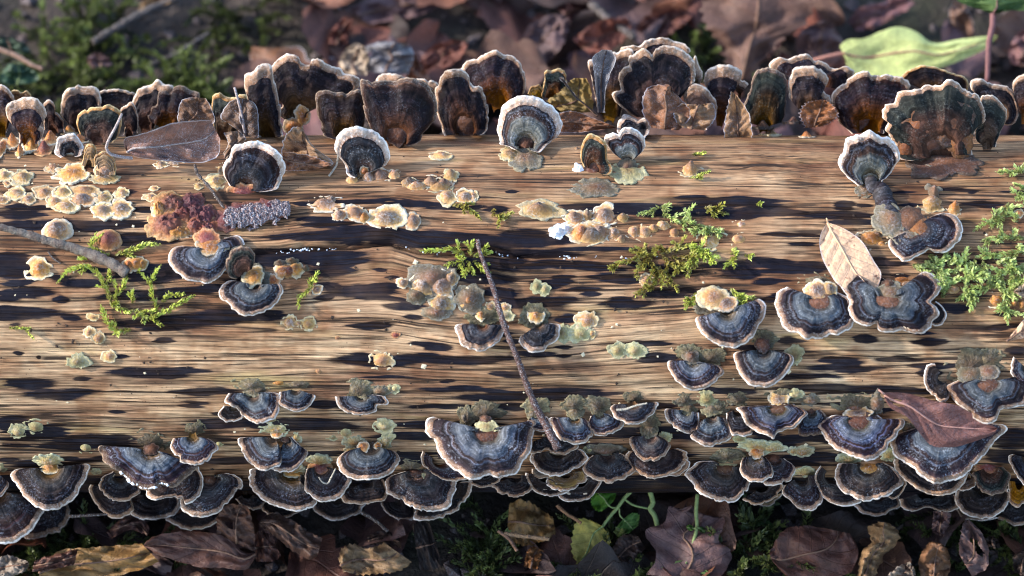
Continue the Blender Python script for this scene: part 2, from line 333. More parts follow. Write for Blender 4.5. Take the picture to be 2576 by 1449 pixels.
CAPS = []
def bracket(tile, base, rim, style, label, margin='cream', mw=0.85, beta=None, back=0.0, k=(), r=(), group=None, H=None, wave=1.0, w0=None, th=1.0, snow=None, seed=None, lump=0.0004, rag=0.35):
    """one bracket fungus: a fan from its base on the log to the traced rim, with thickness, zone ridges, rim and underside"""
    B = px(tile, pts(base))[0]; Rm = px(tile, pts(rim))
    up = Rm[:, 1].mean() < B[1]
    if beta is None: beta = 77 if up else -63
    if B[1] < 700 and not up: beta = -58
    seed = seed if seed is not None else len(CAPS) * 7 + 3
    P0, ok = hit_log(B); P0 = P0 + V * back
    n = cap_plane(beta)
    per = np.linalg.norm(np.diff(Rm, axis=0), axis=1).sum()
    NT = int(np.clip(per / 3.6, 26, 150))
    C = spline(Rm, NT)
    tt = np.linspace(0, 1, NT); al = np.concatenate([[0], np.cumsum(np.linalg.norm(np.diff(C, axis=0), axis=1))])
    dirs = C - B; dl = np.linalg.norm(dirs, axis=1); reach = np.median(dl)
    C = C + (dirs / dl[:, None]) * ((vn(al / 9.0, 0.3, seed) - 0.5) * 3.6 + (vn(al / 26.0, 7.3, seed) - 0.5) * 5.0 + rag * ((vn(al / 5.0, 2.1, seed + 31) - 0.5) * 4.0 - 7.0 * sstep(0.70, 0.86, vn(al / 15.0, 9.1, seed + 37))))[:, None]
    if w0 is None: w0 = 0.16 * reach
    I = B + (C - B) / (np.linalg.norm(C - B, axis=1)[:, None] + 1e-6) * np.minimum(w0, 0.6 * np.linalg.norm(C - B, axis=1))[:, None]
    if H is None: H = 0.19 * reach / PPM
    sM = mw
    s_top = np.concatenate([np.linspace(0, sM, 15), np.linspace(sM, 0.985, 6)[1:], [1.0]])
    def surf(s, under=0.0, out=0.0):
        row = []
        h = H * (math.sin(math.pi * min(1, s / 0.34) * 0.5) * (1 - s**1.7) * 1.15) - 0.0011 * sstep(0.9, 1, s)
        w = s**2.2 * wave * 0.0024 * (vn(al / 46.0, 1.0, seed + 2) - 0.5) * 2 + s**1.5 * wave * 0.0004 * (vn(al / 17.0, 4.0, seed + 4) - 0.5) * 2
        rg = 0.00030 * np.sin(s * 34 + 2.2 * vn(al / 50.0, 2, seed + 9)) * sstep(0.2, 0.4, s) + 0.00016 * (vn(al / 6.0, s * 6, seed + 6) - 0.5) * 2 * sstep(0.15, 0.4, s) + lump * (fbm(C[:, 0] * s / 22.0 + I[:, 0] * (1 - s) / 22.0, C[:, 1] * s / 22.0 + I[:, 1] * (1 - s) / 22.0, seed + 12, 2) - 0.5) * 2 * sstep(0.1, 0.3, s)
        fz = (RNG.random(NT) - 0.5) * 0.0004 if s > 0.93 else np.zeros(NT)
        for j in range(NT):
            q = I[j] + (C[j] - I[j]) * (s + out)
            d = ray(q); dn = np.dot(d, n)
            P = CAM + d * (np.dot(P0 - CAM, n) / dn)
            hh = h + w[j] + rg[j] + fz[j]
            P = P - d * (hh / max(0.3, abs(dn)))
            if under:
                P = P - n * under
            if s > 0.22:                             # keep the fan clear of the wood
                o = P - AX; rad = math.hypot(o[1], o[2]); lim = R_LOG + (0.0022 if under else 0.0034)
                if rad < lim and np.dot(o, V) < 0.03:
                    a = d[1]**2 + d[2]**2; oc = CAM - AX; b = oc[1] * d[1] + oc[2] * d[2]; c = oc[1]**2 + oc[2]**2 - lim**2
                    disc = b * b - a * c
                    if disc > 0: P = CAM + d * ((-b - math.sqrt(disc)) / a)
            row.append(P)
        return row
    tk = lambda s: th * (0.0010 + 0.0045 * (1 - s)**1.3) * min(1.25, max(0.55, reach / 110))
    root = thing('bracket_fungus', P0, label, 'bracket fungus', group)
    top = [surf(s) for s in s_top]
    iM = 14
    # tuck the inner end into the wood
    d_in = -unit(np.cross(X, n)) ; tgt = P0 - norm_log(P0) * 0.004
    first = [tgt + (q - P0) * 0.6 for q in top[0]]
    rows = [first] + top[:iM + 1]; zs = [-0.05] + list(s_top[:iM + 1])
    und_s = [1.0, 0.985, 0.9, sM * 0.9, 0.45, 0.15]
    und = [surf(s, tk(s)) for s in und_s]
    cv = [q for rw in rows for q in rw]; nr = len(rows)
    zo = [z for z in zs for _ in range(NT)]; an = list(al / 120.0) * nr
    f = grid_faces(nr, NT)
    # close the two side edges down to the underside
    sv = len(cv)
    for e in (0, NT - 1):
        idx = []
        for i_, s in enumerate(s_top[:iM + 1]):
            cv.append(top[i_][e] - n * tk(s)); zo.append(s); an.append(al[e] / 120.0); idx.append(len(cv) - 1)
        for i_ in range(iM):
            a_, b_ = (i_ + 1) * NT + e, (i_ + 2) * NT + e
            f.append((a_, b_, idx[i_ + 1], idx[i_]) if e == 0 else (b_, a_, idx[i_], idx[i_ + 1]))
    # orient by a face in the middle of the top
    ff = f[(nr // 2) * (NT - 1) + NT // 2]; cva = np.array(cv)
    if np.dot(np.cross(cva[ff[1]] - cva[ff[0]], cva[ff[2]] - cva[ff[0]]), n) < 0: f = [tuple(reversed(q)) for q in f]
    mesh('cap', cv, f, CAPM[style], {'zone': zo, 'ang': an}, root)
    mid = [[0.5 * (np.array(top[-1][j]) + np.array(und[0][j])) + unit(np.array(top[-1][j]) - np.array(top[-3][j])) * 0.0004 for j in range(NT)]]
    mr = top[iM:] + mid + und[:3]; mz = list(s_top[iM:]) + [1.0, 1.0, 0.99, 0.93]
    mzn = [0.80 + 0.20 * (z - sM) / (1 - sM) if z >= sM else 0.8 for z in mz]
    mesh('margin', [q for rw in mr for q in rw], grid_faces(len(mr), NT), MARG[margin], {'zone': [z for z in mzn for _ in range(NT)]}, root, face_cam=False if False else n)
    mesh('pore_surface', [q for rw in und[2:] for q in rw], grid_faces(4, NT), PORE, None, root, face_cam=-n)
    for (x, y, rx, ry, st) in k:
        q = px(tile, (x, y)); P = on_plane(q, P0 + n * (H * 0.45), n)
        rx, ry = rx * 0.3333, ry * 0.3333
        dome('knob', st, P, X, np.cross(n, X), n, rx / PPM, ry / PPM / max(0.5, -np.dot(n, V)), (0.55 if rx < 26 else 0.3) * min(rx, ry) / PPM, root, seed + int(x), 0.14, 0.6, 0.92, nseg=36)
    for (x, y, rx, ry, st) in r:
        q = px(tile, (x, y))
        log_dome('ruff', st, q, rx * 0.3333, ry * 0.3333, root, h=0.0017, seed=seed + int(y), ragged=0.2, lumps=1.0, nseg=60, skirt=0.85)
    if snow:
        st_, en_ = snow                              # ice chips along part of the rim
        vs, fs = [], []
        for j in range(int(st_ * NT), int(en_ * NT)):
            if RNG.random() < 0.45: continue
            c = np.array(top[-2][j]) + n * 0.0006; rr_ = 0.0006 + 0.0013 * RNG.random()**2
            v0 = len(vs)
            for q in ((1, 0, 0), (0, 1, 0), (-1, 0.2, 0), (0, -1, 0.1), (0, 0, 1.1), (0, 0, -0.7)):
                vs.append(c + rr_ * (np.array(q) * (0.6 + 0.7 * RNG.random())))
            for q in ((0, 1, 4), (1, 2, 4), (2, 3, 4), (3, 0, 4), (1, 0, 5), (2, 1, 5), (3, 2, 5), (0, 3, 5)): fs.append(tuple(v0 + i for i in q))
        if vs:
            o = mesh('ice_chips', vs, fs, KN['snow'], {'zone': [0.5] * len(vs), 'ang': [0] * len(vs)}, root); o['kind'] = 'stuff'
    CAPS.append(root)
    return root
def cluster(tile, items, style, label, cat='young fungus', group=None, name='young_fungus', h=None, **kw):
    """young fungus buttons grown together: each button a part"""
    q0 = px(tile, items[0][:2]); P, _ = hit_log(q0)
    if len(items) == 1:
        x, y, rx, ry = items[0][:4]
        o = log_dome(name, style, q0, rx * 0.3333, ry * 0.3333, None, h if h is None else h * 0.3333 / PPM, int(x + y), **kw)
        return tag(o, label, cat, group)
    root = thing(name, P, label, cat, group)
    for it in items:
        x, y, rx, ry = it[:4]; st = it[4] if len(it) > 4 else style
        log_dome('button', st, px(tile, (x, y)), rx * 0.3333, ry * 0.3333, root, None if h is None else h * 0.3333 / PPM, int(x * 3 + y), **kw)
    return root
# ------------------------------------------------------------------ ground
def ground_z(x, y):
    return 0.030 * (fbm(np.asarray(x) * 7 + 3, np.asarray(y) * 7 + 8, 41, 3) - 0.5) + 0.012 * (fbm(np.asarray(x) * 40, np.asarray(y) * 40, 43, 2) - 0.5) - 0.006
g1 = np.concatenate([np.linspace(-6, -0.62, 30)[:-1], np.linspace(-0.62, 0.62, 140), np.linspace(0.62, 6, 30)[1:]])
gx, gy = np.meshgrid(g1, g1); gz = ground_z(gx, gy)
m, nt, bs = newmat('soil'); P = geo_pos(nt)
c = ramp(nt, noise(nt, P, 60, 5, 0.65), [(0.3, (0.010, 0.007, 0.006)), (0.5, (0.030, 0.020, 0.016)), (0.7, (0.065, 0.046, 0.036))])
c = mixc(nt, lerp_range(nt, noise(nt, P, 14, 3), 0.5, 0.65, 0, 0.6), c, (0.035, 0.04, 0.016, 1))
nt.links.new(c, bs.inputs['Base Color']); bs.inputs['Roughness'].default_value = 0.9
bump(nt, bs, noise(nt, P, 260, 4, 0.6), 1.0, 0.004)
ground = mesh('ground', np.stack([gx.ravel(), gy.ravel(), gz.ravel()], 1), grid_faces(len(g1), len(g1)), m)
ground['kind'] = 'structure'

# ------------------------------------------------------------------ the log
STAINS_SHADOWS = """B1 130,205,180,32 130,150,90,14 250,290,300,38 650,285,470,40 1000,400,190,52 1260,425,90,20 60,560,130,55 130,630,170,58 90,520,110,14 1150,650,280,75 1050,600,150,40 150,722,110,22 620,735,180,28
 150,800,200,40 60,850,90,25 460,845,55,22 170,960,270,48 60,930,120,25 1200,1030,290,45 1450,1010,220,40 1750,980,270,60 1900,960,140,50 1100,830,300,40 1330,805,170,30 1500,790,130,22 1240,1155,70,22 1180,1400,350,28 1400,1390,150,20
 1100,165,130,26 960,30,70,16 540,985,70,25 900,1285,60,14 700,620,120,20 1850,700,120,30 1620,760,130,30 300,165,90,18 440,700,90,18 140,1270,40,10 290,1295,18,9 120,1040,40,8 60,40,60,10 1700,430,150,18
B2 800,108,260,17 1250,128,210,20 1500,160,160,16 480,242,160,18 560,285,190,24 500,390,350,36 900,345,360,36 1250,385,380,50 1600,400,250,42 1900,430,260,50 1350,440,240,25 300,520,440,52 560,560,260,40 120,560,180,50 600,640,150,38 960,622,45,12
 800,790,220,45 1000,745,100,28 960,835,170,22 560,740,80,20 530,830,65,18 890,1040,135,28 950,1310,290,42 1250,1280,170,30 1600,1300,330,36 1300,1180,110,12 1400,1210,90,26 1150,900,130,32 1210,985,70,16 1850,590,300,44 1650,620,140,36 1750,690,200,36
 1850,790,120,40 1930,840,60,20 1830,175,80,26 1700,150,60,14 400,130,120,10 1060,672,55,10 1000,1440,200,10 1900,1410,100,18 100,980,120,46 1840,1100,110,18 1960,1160,60,20 640,600,120,12 1700,560,200,18
B3 600,150,160,28 900,165,400,34 1250,205,360,32 1700,110,330,30 1600,205,420,34 1900,200,180,25 40,35,40,15 1400,75,110,14 1600,95,70,12 1550,150,220,20 150,360,170,40 350,390,260,40 120,430,190,36 60,560,90,30 330,590,330,34 700,610,180,26 800,680,160,26 900,715,160,28 1150,590,150,16
 1300,640,160,20 1700,600,200,28 1780,650,130,40 350,725,140,34 240,865,250,38 100,880,130,24 20,790,40,40 560,780,140,14 640,810,70,12 920,890,190,30 870,860,90,24 470,990,90,32 1200,810,170,34 1380,790,120,22 1600,800,260,18 1050,1180,160,22 230,1265,150,20 430,1275,50,12
 430,1215,60,14 1150,1300,140,34 100,1410,150,22 20,1300,40,20 700,470,300,14 250,500,300,16 1900,560,80,20 1950,720,80,24 1980,860,60,20 430,680,80,14 1830,1215,90,18 150,1250,100,14 560,340,40,20 1000,570,90,16
B4 50,160,170,34 200,200,180,26 600,225,260,34 750,275,180,26 200,370,200,18 420,380,110,12 340,445,85,15 120,570,150,34 350,600,300,38 250,640,200,24 100,725,110,16 1080,675,60,16 1480,920,130,26 1500,950,90,14 250,1160,100,18 650,1330,140,34 560,1320,90,24 640,1380,250,26
 1080,1310,140,22 1350,1350,160,24 1300,1400,80,30 820,1150,80,32 1300,1170,110,26 1100,50,80,12 1500,20,150,14 1700,130,120,22 1620,40,40,10 900,560,90,20 1000,590,120,18 1600,560,120,14 1250,1100,80,14 1850,1060,120,20 1960,1240,90,30 300,1440,300,16 60,860,60,16 900,720,90,22 200,830,100,20
 800,145,70,14 1150,150,90,12 660,140,80,40 1850,970,60,12 1940,30,100,14
C1 450,155,225,42 230,75,160,40 130,60,80,24 1530,140,230,28 1480,215,110,13 1440,250,80,11 880,283,60,9 110,390,140,66 330,450,170,52 700,500,260,42 640,545,350,32 900,490,110,36 1700,380,270,42 1850,370,140,34 130,545,120,18 60,500,160,14 1150,10,260,30 430,393,70,10 530,640,60,10 330,690,240,34
 620,40,60,16 1280,20,120,24 700,660,200,16 1650,300,60,10 1600,500,180,18 1700,660,180,26 780,640,70,12 60,660,80,12
C2 1550,130,290,20 1780,190,260,28 1400,255,230,16 540,225,120,34 1300,390,280,24 1200,480,270,34 430,385,330,44 250,360,120,24 1465,65,60,12 1600,380,220,20 900,600,600,12 700,240,80,24 330,620,300,22 1150,620,180,16 60,390,140,30 1880,150,100,34 600,400,100,20 1200,660,150,30 1930,250,120,20
C3 450,75,330,38 130,95,160,36 280,60,160,22 1700,60,160,28 1500,40,90,16 700,355,280,34 900,390,180,26 1200,350,200,36 1300,395,200,28 1700,470,160,12 60,190,90,20 1080,170,160,24 1250,540,160,22 700,470,110,14 250,180,70,12 1000,280,140,20
C4 600,30,420,34 900,40,300,28 1150,60,200,20 700,150,220,18 300,420,320,36 100,480,180,24 500,560,280,30 250,600,220,26 1900,400,240,60 1960,460,140,40 1750,520,240,24 1000,300,120,24 1450,330,60,14 560,440,160,20 900,200,160,14 60,380,120,20 1900,560,140,30"""
NX, NA = 760, 400
lx = np.concatenate([np.linspace(-0.80, -0.30, 70)[:-1], np.linspace(-0.30, 0.30, NX - 138), np.linspace(0.30, 0.80, 70)[1:]])
la = np.concatenate([np.linspace(-1.75, 1.75, 320), np.linspace(1.75, 2 * math.pi - 1.75, 82)[1:-1]])      # angle from the side that faces the camera, up is positive
NXl = len(lx); NAl = len(la)
gx, ga = np.meshgrid(lx, la); S = ga * R_LOG                               # S: arc length round the log
def surf_coord(p):
    P, ok = hit_log(p); o = P - AX
    return P[0], math.atan2(np.dot(o, U), -np.dot(o, V)) * R_LOG, max(0.35, -float(np.dot(norm_log(P), V)))
# the long crack
crk = np.vstack([px('B2', pts('-900,500 -500,470 -10,495 200,490 400,462 700,452 900,430 1050,430 1150,455 1250,485 1500,495 1800,490')), px('B3', pts('50,515 250,515 500,520 900,525 1300,520 1500,500'))])
cs = np.array([surf_coord(p)[:2] for p in crk])
crk_s = np.interp(lx, cs[:, 0], cs[:, 1])
flow = np.interp(lx, cs[:, 0], cs[:, 1] - np.median(cs[:, 1]))
flow_w = np.exp(-((S - crk_s[None]) / 0.035)**2) 
dip = 0.0055 * np.exp(-((gx - 0.004) / 0.055)**2) * np.exp(-((S - surf_coord((960, 880))[1]) / 0.022)**2)   # the grain sags round the middle of the log
gv = S - flow[None] * flow_w * 0.9 + dip + 0.0016 * (fbm(gx * 9, S * 22, 5, 2) - 0.5) * 2
d = (S - crk_s[None]) + 0.0016 * (fbm(gx * 120, gx * 0, 3, 2) - 0.5)
in_c = sstep(cs[0, 0], cs[0, 0] + 0.06, gx) * (1 - sstep(cs[-1, 0] - 0.06, cs[-1, 0], gx))
dep = 0.0026 * (fbm(gx * 10, S * 34, 2, 3) - 0.5) + 0.0007 * (fbm(gx * 26, gv * 420, 8, 2) - 0.5)
fis = vn(gx * 13 + 50, gv * 620, 23); fis2 = vn(gx * 30 + 9, gv * 900, 29)
fissure = sstep(0.80, 0.95, fis) * sstep(0.3, 0.6, fbm(gx * 7, gv * 60, 31, 2))
fissure2 = sstep(0.82, 0.97, fis2)
dep -= 0.0011 * fissure + 0.0004 * fissure2
dep += (0.0020 * np.exp(-((d - 0.004) / 0.004)**2) - 0.0052 * np.exp(-(d / 0.0012)**2)) * in_c * (0.35 + 0.9 * vn(gx * 25, gx * 0, 77))
# weathered, scaly patch up on the right
wx, wsx, _ = surf_coord(px('A4', (180, 1250)))
rough_p = np.exp(-(((gx - wx) / 0.032)**2 + ((S - wsx) / 0.020)**2)**2)
dep += rough_p * 0.0022 * (fbm(gx * 110, S * 460, 51, 3) - 0.55)
st = np.full(gx.shape, 9.0)
Sw = S + 0.0016 * (fbm(gx * 55, gv * 120, 95, 3) - 0.5) * 2

for line in STAINS_SHADOWS.split('\n'):  # real wood stains, with cast shadows of the fungi painted among them
    w = line.split(); t = w[0] if w[0] in TILE else t
    for q in (w[1:] if w[0] in TILE else w):
        a = [float(v) for v in q.split(',')]
        x0, s0, cf = surf_coord(px(t, a[:2])); ax, asx = a[2] * 0.3333 / PPM * 1.22, a[3] * 0.3333 / PPM / cf * 1.02 + 0.0002
        sel = (abs(gx - x0) < ax * 2.2) & (abs(S - s0) < 0.02 + asx * 3)
        e = ((np.abs(gx - x0) / ax)**1.6 + (np.abs(Sw - s0) / asx)**1.6)**0.625 - 1
        st = np.where(sel, np.minimum(st, e), st)
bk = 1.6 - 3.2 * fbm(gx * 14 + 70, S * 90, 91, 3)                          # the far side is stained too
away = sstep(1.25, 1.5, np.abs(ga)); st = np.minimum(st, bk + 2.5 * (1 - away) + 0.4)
low = -(S - surf_coord((1288, 1190))[1]) / 0.010; st = np.where(np.abs(ga) < 1.8, np.minimum(st, 0.55 - low * 0.9 + 1.6 * (0.5 - fbm(gx * 18, S * 160, 61, 3)) + 3 * (ga > 0)), st)   # low edge blackened: the brackets' shade painted into the wood
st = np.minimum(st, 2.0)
rr = R_LOG + dep
py_ = AX[1] + rr * (-V[1] * np.cos(ga) + U[1] * np.sin(ga)); pz_ = AX[2] + rr * (-V[2] * np.cos(ga) + U[2] * np.sin(ga))
vs = np.stack([gx.ravel(), py_.ravel(), pz_.ravel()], 1)
f = [(r * NXl + c, r * NXl + c + 1, ((r + 1) % NAl) * NXl + c + 1, ((r + 1) % NAl) * NXl + c) for r in range(NAl) for c in range(NXl - 1)]
f.append(tuple(r * NXl for r in range(NAl))[::-1]); f.append(tuple(r * NXl + NXl - 1 for r in range(NAl)))

m, nt, bs = newmat('weathered_wood'); P = geo_pos(nt)
gvn = attr(nt, 'grain'); xs = nd(nt, 'ShaderNodeSeparateXYZ', {0: P}).outputs[0]
def gn(sx, sv, det=4, rough=0.6, off=0.0): return noise(nt, sep3(nt, math_(nt, 'MULTIPLY', xs, sx), math_(nt, 'MULTIPLY', gvn, sv), off), 1.0, det, rough)
broad = math_(nt, 'ADD', math_(nt, 'MULTIPLY', gn(9, 75, 4, 0.6), 0.6), math_(nt, 'MULTIPLY', noise(nt, P, 34, 4, 0.6), 0.4)); fine = gn(17, 950, 3, 0.6, 3.0); finer = gn(70, 1500, 2, 0.6, 7.0); warm = gn(5, 26, 3, 0.55, 11.0)
col = ramp(nt, broad, [(0.34, (0.19, 0.092, 0.050)), (0.42, (0.34, 0.19, 0.105)), (0.50, (0.48, 0.30, 0.165)), (0.60, (0.64, 0.445, 0.265))])
col = mixc(nt, lerp_range(nt, warm, 0.42, 0.66, 0, 0.7), col, mixc(nt, 0.5, col, (0.24, 0.105, 0.055, 1)))
col = mixc(nt, lerp_range(nt, gn(11, 75, 3, 0.6, 21.0), 0.58, 0.72, 0, 0.5), col, (0.33, 0.26, 0.085, 1))
col = mixc(nt, 0.85, col, ramp(nt, fine, [(0.36, 0.5), (0.45, 0.88), (0.54, 1.06), (0.64, 1.28)]), 'MULTIPLY')
col = mixc(nt, 0.6, col, ramp(nt, finer, [(0.36, 0.35), (0.5, 1.0), (0.64, 1.5)]), 'MULTIPLY')
dtone = attr(nt, 'dark_tone')  # darker brown up the log and in scattered patches
col = mixc(nt, dtone, col, mixc(nt, 1.0, col, (0.62, 0.53, 0.48, 1), 'MULTIPLY'))
blur = noise(nt, P, 55, 3, 0.6)
col = mixc(nt, lerp_range(nt, blur, 0.48, 0.62, 0, 0.7), col, mixc(nt, 1.0, col, (0.60, 0.46, 0.38, 1), 'MULTIPLY'))
# dark fungal stains and painted shadows in the wood, edges feathered along the grain
stain_shade = attr(nt, 'stain')  # holds the real stains and the painted shade together
e = math_(nt, 'ADD', stain_shade, math_(nt, 'MULTIPLY', math_(nt, 'SUBTRACT', gn(22, 560, 4, 0.68, 31.0), 0.5), 1.5))
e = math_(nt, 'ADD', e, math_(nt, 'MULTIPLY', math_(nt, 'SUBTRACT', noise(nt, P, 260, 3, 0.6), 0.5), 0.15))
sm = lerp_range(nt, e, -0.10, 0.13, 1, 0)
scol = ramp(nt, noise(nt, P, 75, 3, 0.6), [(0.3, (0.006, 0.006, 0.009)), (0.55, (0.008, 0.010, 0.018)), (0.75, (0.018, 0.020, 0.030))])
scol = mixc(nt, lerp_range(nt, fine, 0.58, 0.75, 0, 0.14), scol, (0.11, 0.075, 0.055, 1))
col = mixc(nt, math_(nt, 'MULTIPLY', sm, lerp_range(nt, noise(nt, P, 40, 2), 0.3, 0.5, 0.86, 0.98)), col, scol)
sp = lerp_range(nt, noise(nt, P, 900, 2, 0.6), 0.68, 0.72, 0, 1); spm = lerp_range(nt, gn(14, 45, 2, 0.5, 41.0), 0.54, 0.62, 0, 1)
col = mixc(nt, math_(nt, 'MULTIPLY', sp, spm), col, (0.018, 0.012, 0.010, 1))
fi = attr(nt, 'fissure')
def crack(sx, sv, off, wid, m0, m1):
    c_ = lerp_range(nt, math_(nt, 'ABSOLUTE', math_(nt, 'SUBTRACT', gn(sx, sv, 2, 0.45, off), 0.5)), wid * 0.35, wid, 1, 0)
    return math_(nt, 'MULTIPLY', c_, lerp_range(nt, gn(7, 60, 2, 0.5, off + 5), m0, m1, 0, 1))
lines = math_(nt, 'MAXIMUM', crack(3.5, 95, 81.0, 0.016, 0.44, 0.54), crack(7, 210, 91.0, 0.024, 0.46, 0.56))
hair = lerp_range(nt, gn(20, 800, 2, 0.5, 51.0), 0.585, 0.62, 0, 1)
hair = math_(nt, 'MULTIPLY', hair, lerp_range(nt, gn(20, 120, 2, 0.5, 61.0), 0.42, 0.56, 0, 0.95))
col = mixc(nt, math_(nt, 'MAXIMUM', math_(nt, 'MULTIPLY', lines, 0.92), math_(nt, 'MAXIMUM', hair, math_(nt, 'MULTIPLY', fi, 0.85))), col, (0.022, 0.013, 0.010, 1))
nt.links.new(col, bs.inputs['Base Color'])
rg = lerp_range(nt, sm, 0, 1, 0.72, 0.62); nt.links.new(rg, bs.inputs['Roughness'])
nt.links.new(lerp_range(nt, sm, 0, 1, 0.2, 0.03), bs.inputs['Specular IOR Level'])
hh = math_(nt, 'ADD', math_(nt, 'MULTIPLY', fine, 1.0), math_(nt, 'MULTIPLY', finer, 0.6))
hh = math_(nt, 'SUBTRACT', hh, math_(nt, 'ADD', math_(nt, 'MULTIPLY', hair, 0.5), math_(nt, 'MULTIPLY', lines, 0.9)))
bump(nt, bs, hh, 0.85, 0.0012)
log = mesh('fallen_log', vs, f, m, {'grain': gv, 'dark_tone': np.clip(0.75 * sstep(-0.012, 0.030, S + 0.050 * (fbm(gx * 8, S * 30, 71, 3) - 0.5)) + 0.6 * sstep(0.56, 0.70, fbm(gx * 10 + 20, S * 70, 73, 3)), 0, 1), 'stain': st, 'fissure': np.clip(fissure * 0.8 + fissure2 * 0.35 + in_c * np.exp(-(d / 0.0011)**2), 0, 1)})
tag(log, 'barkless fallen log, tan grain with long dark stains and painted shadows, covered in fungi', 'log')

# frost grains lying in the long crack, and pale flecks on the wood
def crumbs(name, centres, rmin, rmax, mat, parent=None, flat=0.6):
    vs, fs = [], []
    for c, n in centres:
        r_ = rmin + (rmax - rmin) * RNG.random()**2; v0 = len(vs)
        a = unit(np.cross(n, RNG.normal(size=3))); b = np.cross(n, a)
        for q in ((1, 0, 0), (0, 1, 0), (-1, 0, 0), (0, -1, 0), (0, 0, flat), (0, 0, -0.4)):
            q = np.array(q) * (0.55 + 0.9 * RNG.random()); vs.append(c + r_ * (a * q[0] + b * q[1] + n * q[2]))
        for q in ((0, 1, 4), (1, 2, 4), (2, 3, 4), (3, 0, 4), (1, 0, 5), (2, 1, 5), (3, 2, 5), (0, 3, 5)): fs.append(tuple(v0 + i for i in q))
    o = mesh(name, vs, fs, mat, {'zone': [0.5] * len(vs), 'ang': [0] * len(vs)}, parent, smooth=False); o['kind'] = 'stuff'
    return o
ICE = plain_material('ice_grains', (0.62, 0.70, 0.82), 0.3, 0.4, 900)
cp = spline(crk, 1500)
cen = []
for q in cp:
    if RNG.random() < 0.22 * sstep(0.5, 0.7, vn(q[0] / 30, 0.5, 9)) + 0.02:
        P_, _ = hit_log(q + np.array([RNG.normal() * 3, 2 + RNG.normal() * 2.5])); cen.append((P_ - norm_log(P_) * 0.0010, norm_log(P_)))
crumbs('crack_frost', cen, 0.0002, 0.0008, ICE, log)
cen = []
FLK = plain_material('pale_flecks', (0.66, 0.56, 0.38), 0.4, 0.8, 900)
for i in range(240):
    q = np.array([RNG.random() * 2576, 400 + RNG.random()**0.7 * 820])
    if vn(q[0] / 130, q[1] / 40, 19) < 0.42: continue
    P_, _ = hit_log(q); cen.append((P_, norm_log(P_)))
crumbs('pale_flecks', cen, 0.0003, 0.0013, FLK, log, 0.25)
cen = []
BKC = plain_material('dark_crumbs', (0.035, 0.022, 0.016), 0.7, 0.85, 700)
for i in range(1500):
    q = np.array([RNG.random() * 2576, 380 + RNG.random() * 860])
    if vn(q[0] / 90, q[1] / 30, 119) < 0.55: continue
    P_, _ = hit_log(q); cen.append((P_, norm_log(P_)))
crumbs('dark_crumbs', cen, 0.0002, 0.0010, BKC, log, 0.4)
# ------------------------------------------------------------------ bracket fungi along the lower front of the log
GL = 'brackets shelving along the lower front of the log'
def D(*a, **k):
    k.setdefault('rag', 0.5); return bracket(*a, group=GL, **k)
D('C1', '370,710', '255,715 130,725 75,780 150,870 160,900 250,990 340,1030 430,1020 520,980 600,900 630,830 670,740 660,685 490,700', 'brown', 'grey-brown bracket with an orange base, second in from the left edge at the bottom', k=[(380, 715, 75, 45, 'amber')], r=[(370, 655, 112, 55, 'ruffgold')], back=-0.002)
D('C1', '-60,720', '-220,760 -200,930 -120,1010 -20,955 45,880 68,830 30,800', 'brown', 'bracket cut off by the left edge, rim tip showing above the big dark one', back=-0.001)
D('C1', '-40,880', '-250,900 -200,1150 -60,1262 80,1280 150,1250 250,1160 300,1080 330,1030 250,940', 'brown', 'big brown-black bracket in the bottom left corner, lowest of the left edge', back=0.010, mw=0.88)
D('C1', '320,930', '150,1150 190,1238 260,1250 340,1235 370,1205 450,1195 500,1120 530,1060 515,990', 'dark', 'dark bracket half hidden behind the big one in the bottom left corner', back=0.016, margin='tan')
D('C1', '1130,570', '980,590 900,570 760,545 755,600 790,670 930,760 990,830 1060,870 1130,880 1220,850 1300,860 1390,800 1460,740 1485,690 1380,680 1290,610', 'blue', 'blue frosted bracket with white ice chips along its lower rim, lower left', snow=(0.36, 0.66), k=[(1140, 575, 62, 45, 'brown')], r=[(1130, 505, 155, 85, 'ruff')], back=-0.006, wave=1.6, margin='worn')
D('C1', '1455,475', '1310,490 1285,530 1285,580 1350,640 1370,670 1470,685 1560,660 1610,610 1645,560 1600,510 1560,490', 'blue', 'small frosted bracket just right of the ice-chipped one, overlapping its corner', r=[(1470, 415, 105, 55, 'ruff')], back=-0.009)
D('C1', '900,770', '860,745 780,780 745,830 765,890 830,950 900,970 980,960 1040,920 1055,880 1000,800', 'brown', 'round tan-rimmed bracket tucked under the left half of the ice-chipped one', margin='tan', back=0.004)
D('C1', '850,870', '690,840 675,900 720,980 760,1030 830,1080 900,1095 990,1060 1010,1030 985,930', 'dark', 'dark bracket under the round tan-rimmed one, left end of its clump', margin='tan', back=0.012)
D('C1', '1150,900', '935,940 925,1000 960,1040 1060,1090 1180,1105 1290,1080 1350,1030 1362,960 1300,920', 'dark', 'wide black bracket in the middle of the clump below the ice-chipped one', back=0.009)
D('C1', '1340,740', '1092,880 1110,930 1160,960 1220,950 1260,935 1340,950 1380,945 1400,980 1470,960 1520,890 1532,800 1510,740 1480,690', 'dark', 'lobed black bracket with a small white ring, directly beneath the ice-chipped one', back=0.001, margin='cream')
D('C1', '1580,775', '1362,950 1365,1020 1420,1065 1500,1085 1600,1070 1700,1000 1780,900 1790,870 1830,870 1810,790 1720,755 1640,765', 'brown', 'large fan bracket with a rust and pale green base, right end of the ice-chipped clump', k=[(1580, 800, 60, 50, 'brown'), (1560, 750, 55, 50, 'green')], back=0.004)
D('C1', '1480,1000', '1250,1100 1330,1150 1420,1175 1520,1170 1620,1130 1700,1060 1750,990', 'dark', 'lowest bracket of the ice-chipped clump, a pale crescent under the large fan', back=0.014)
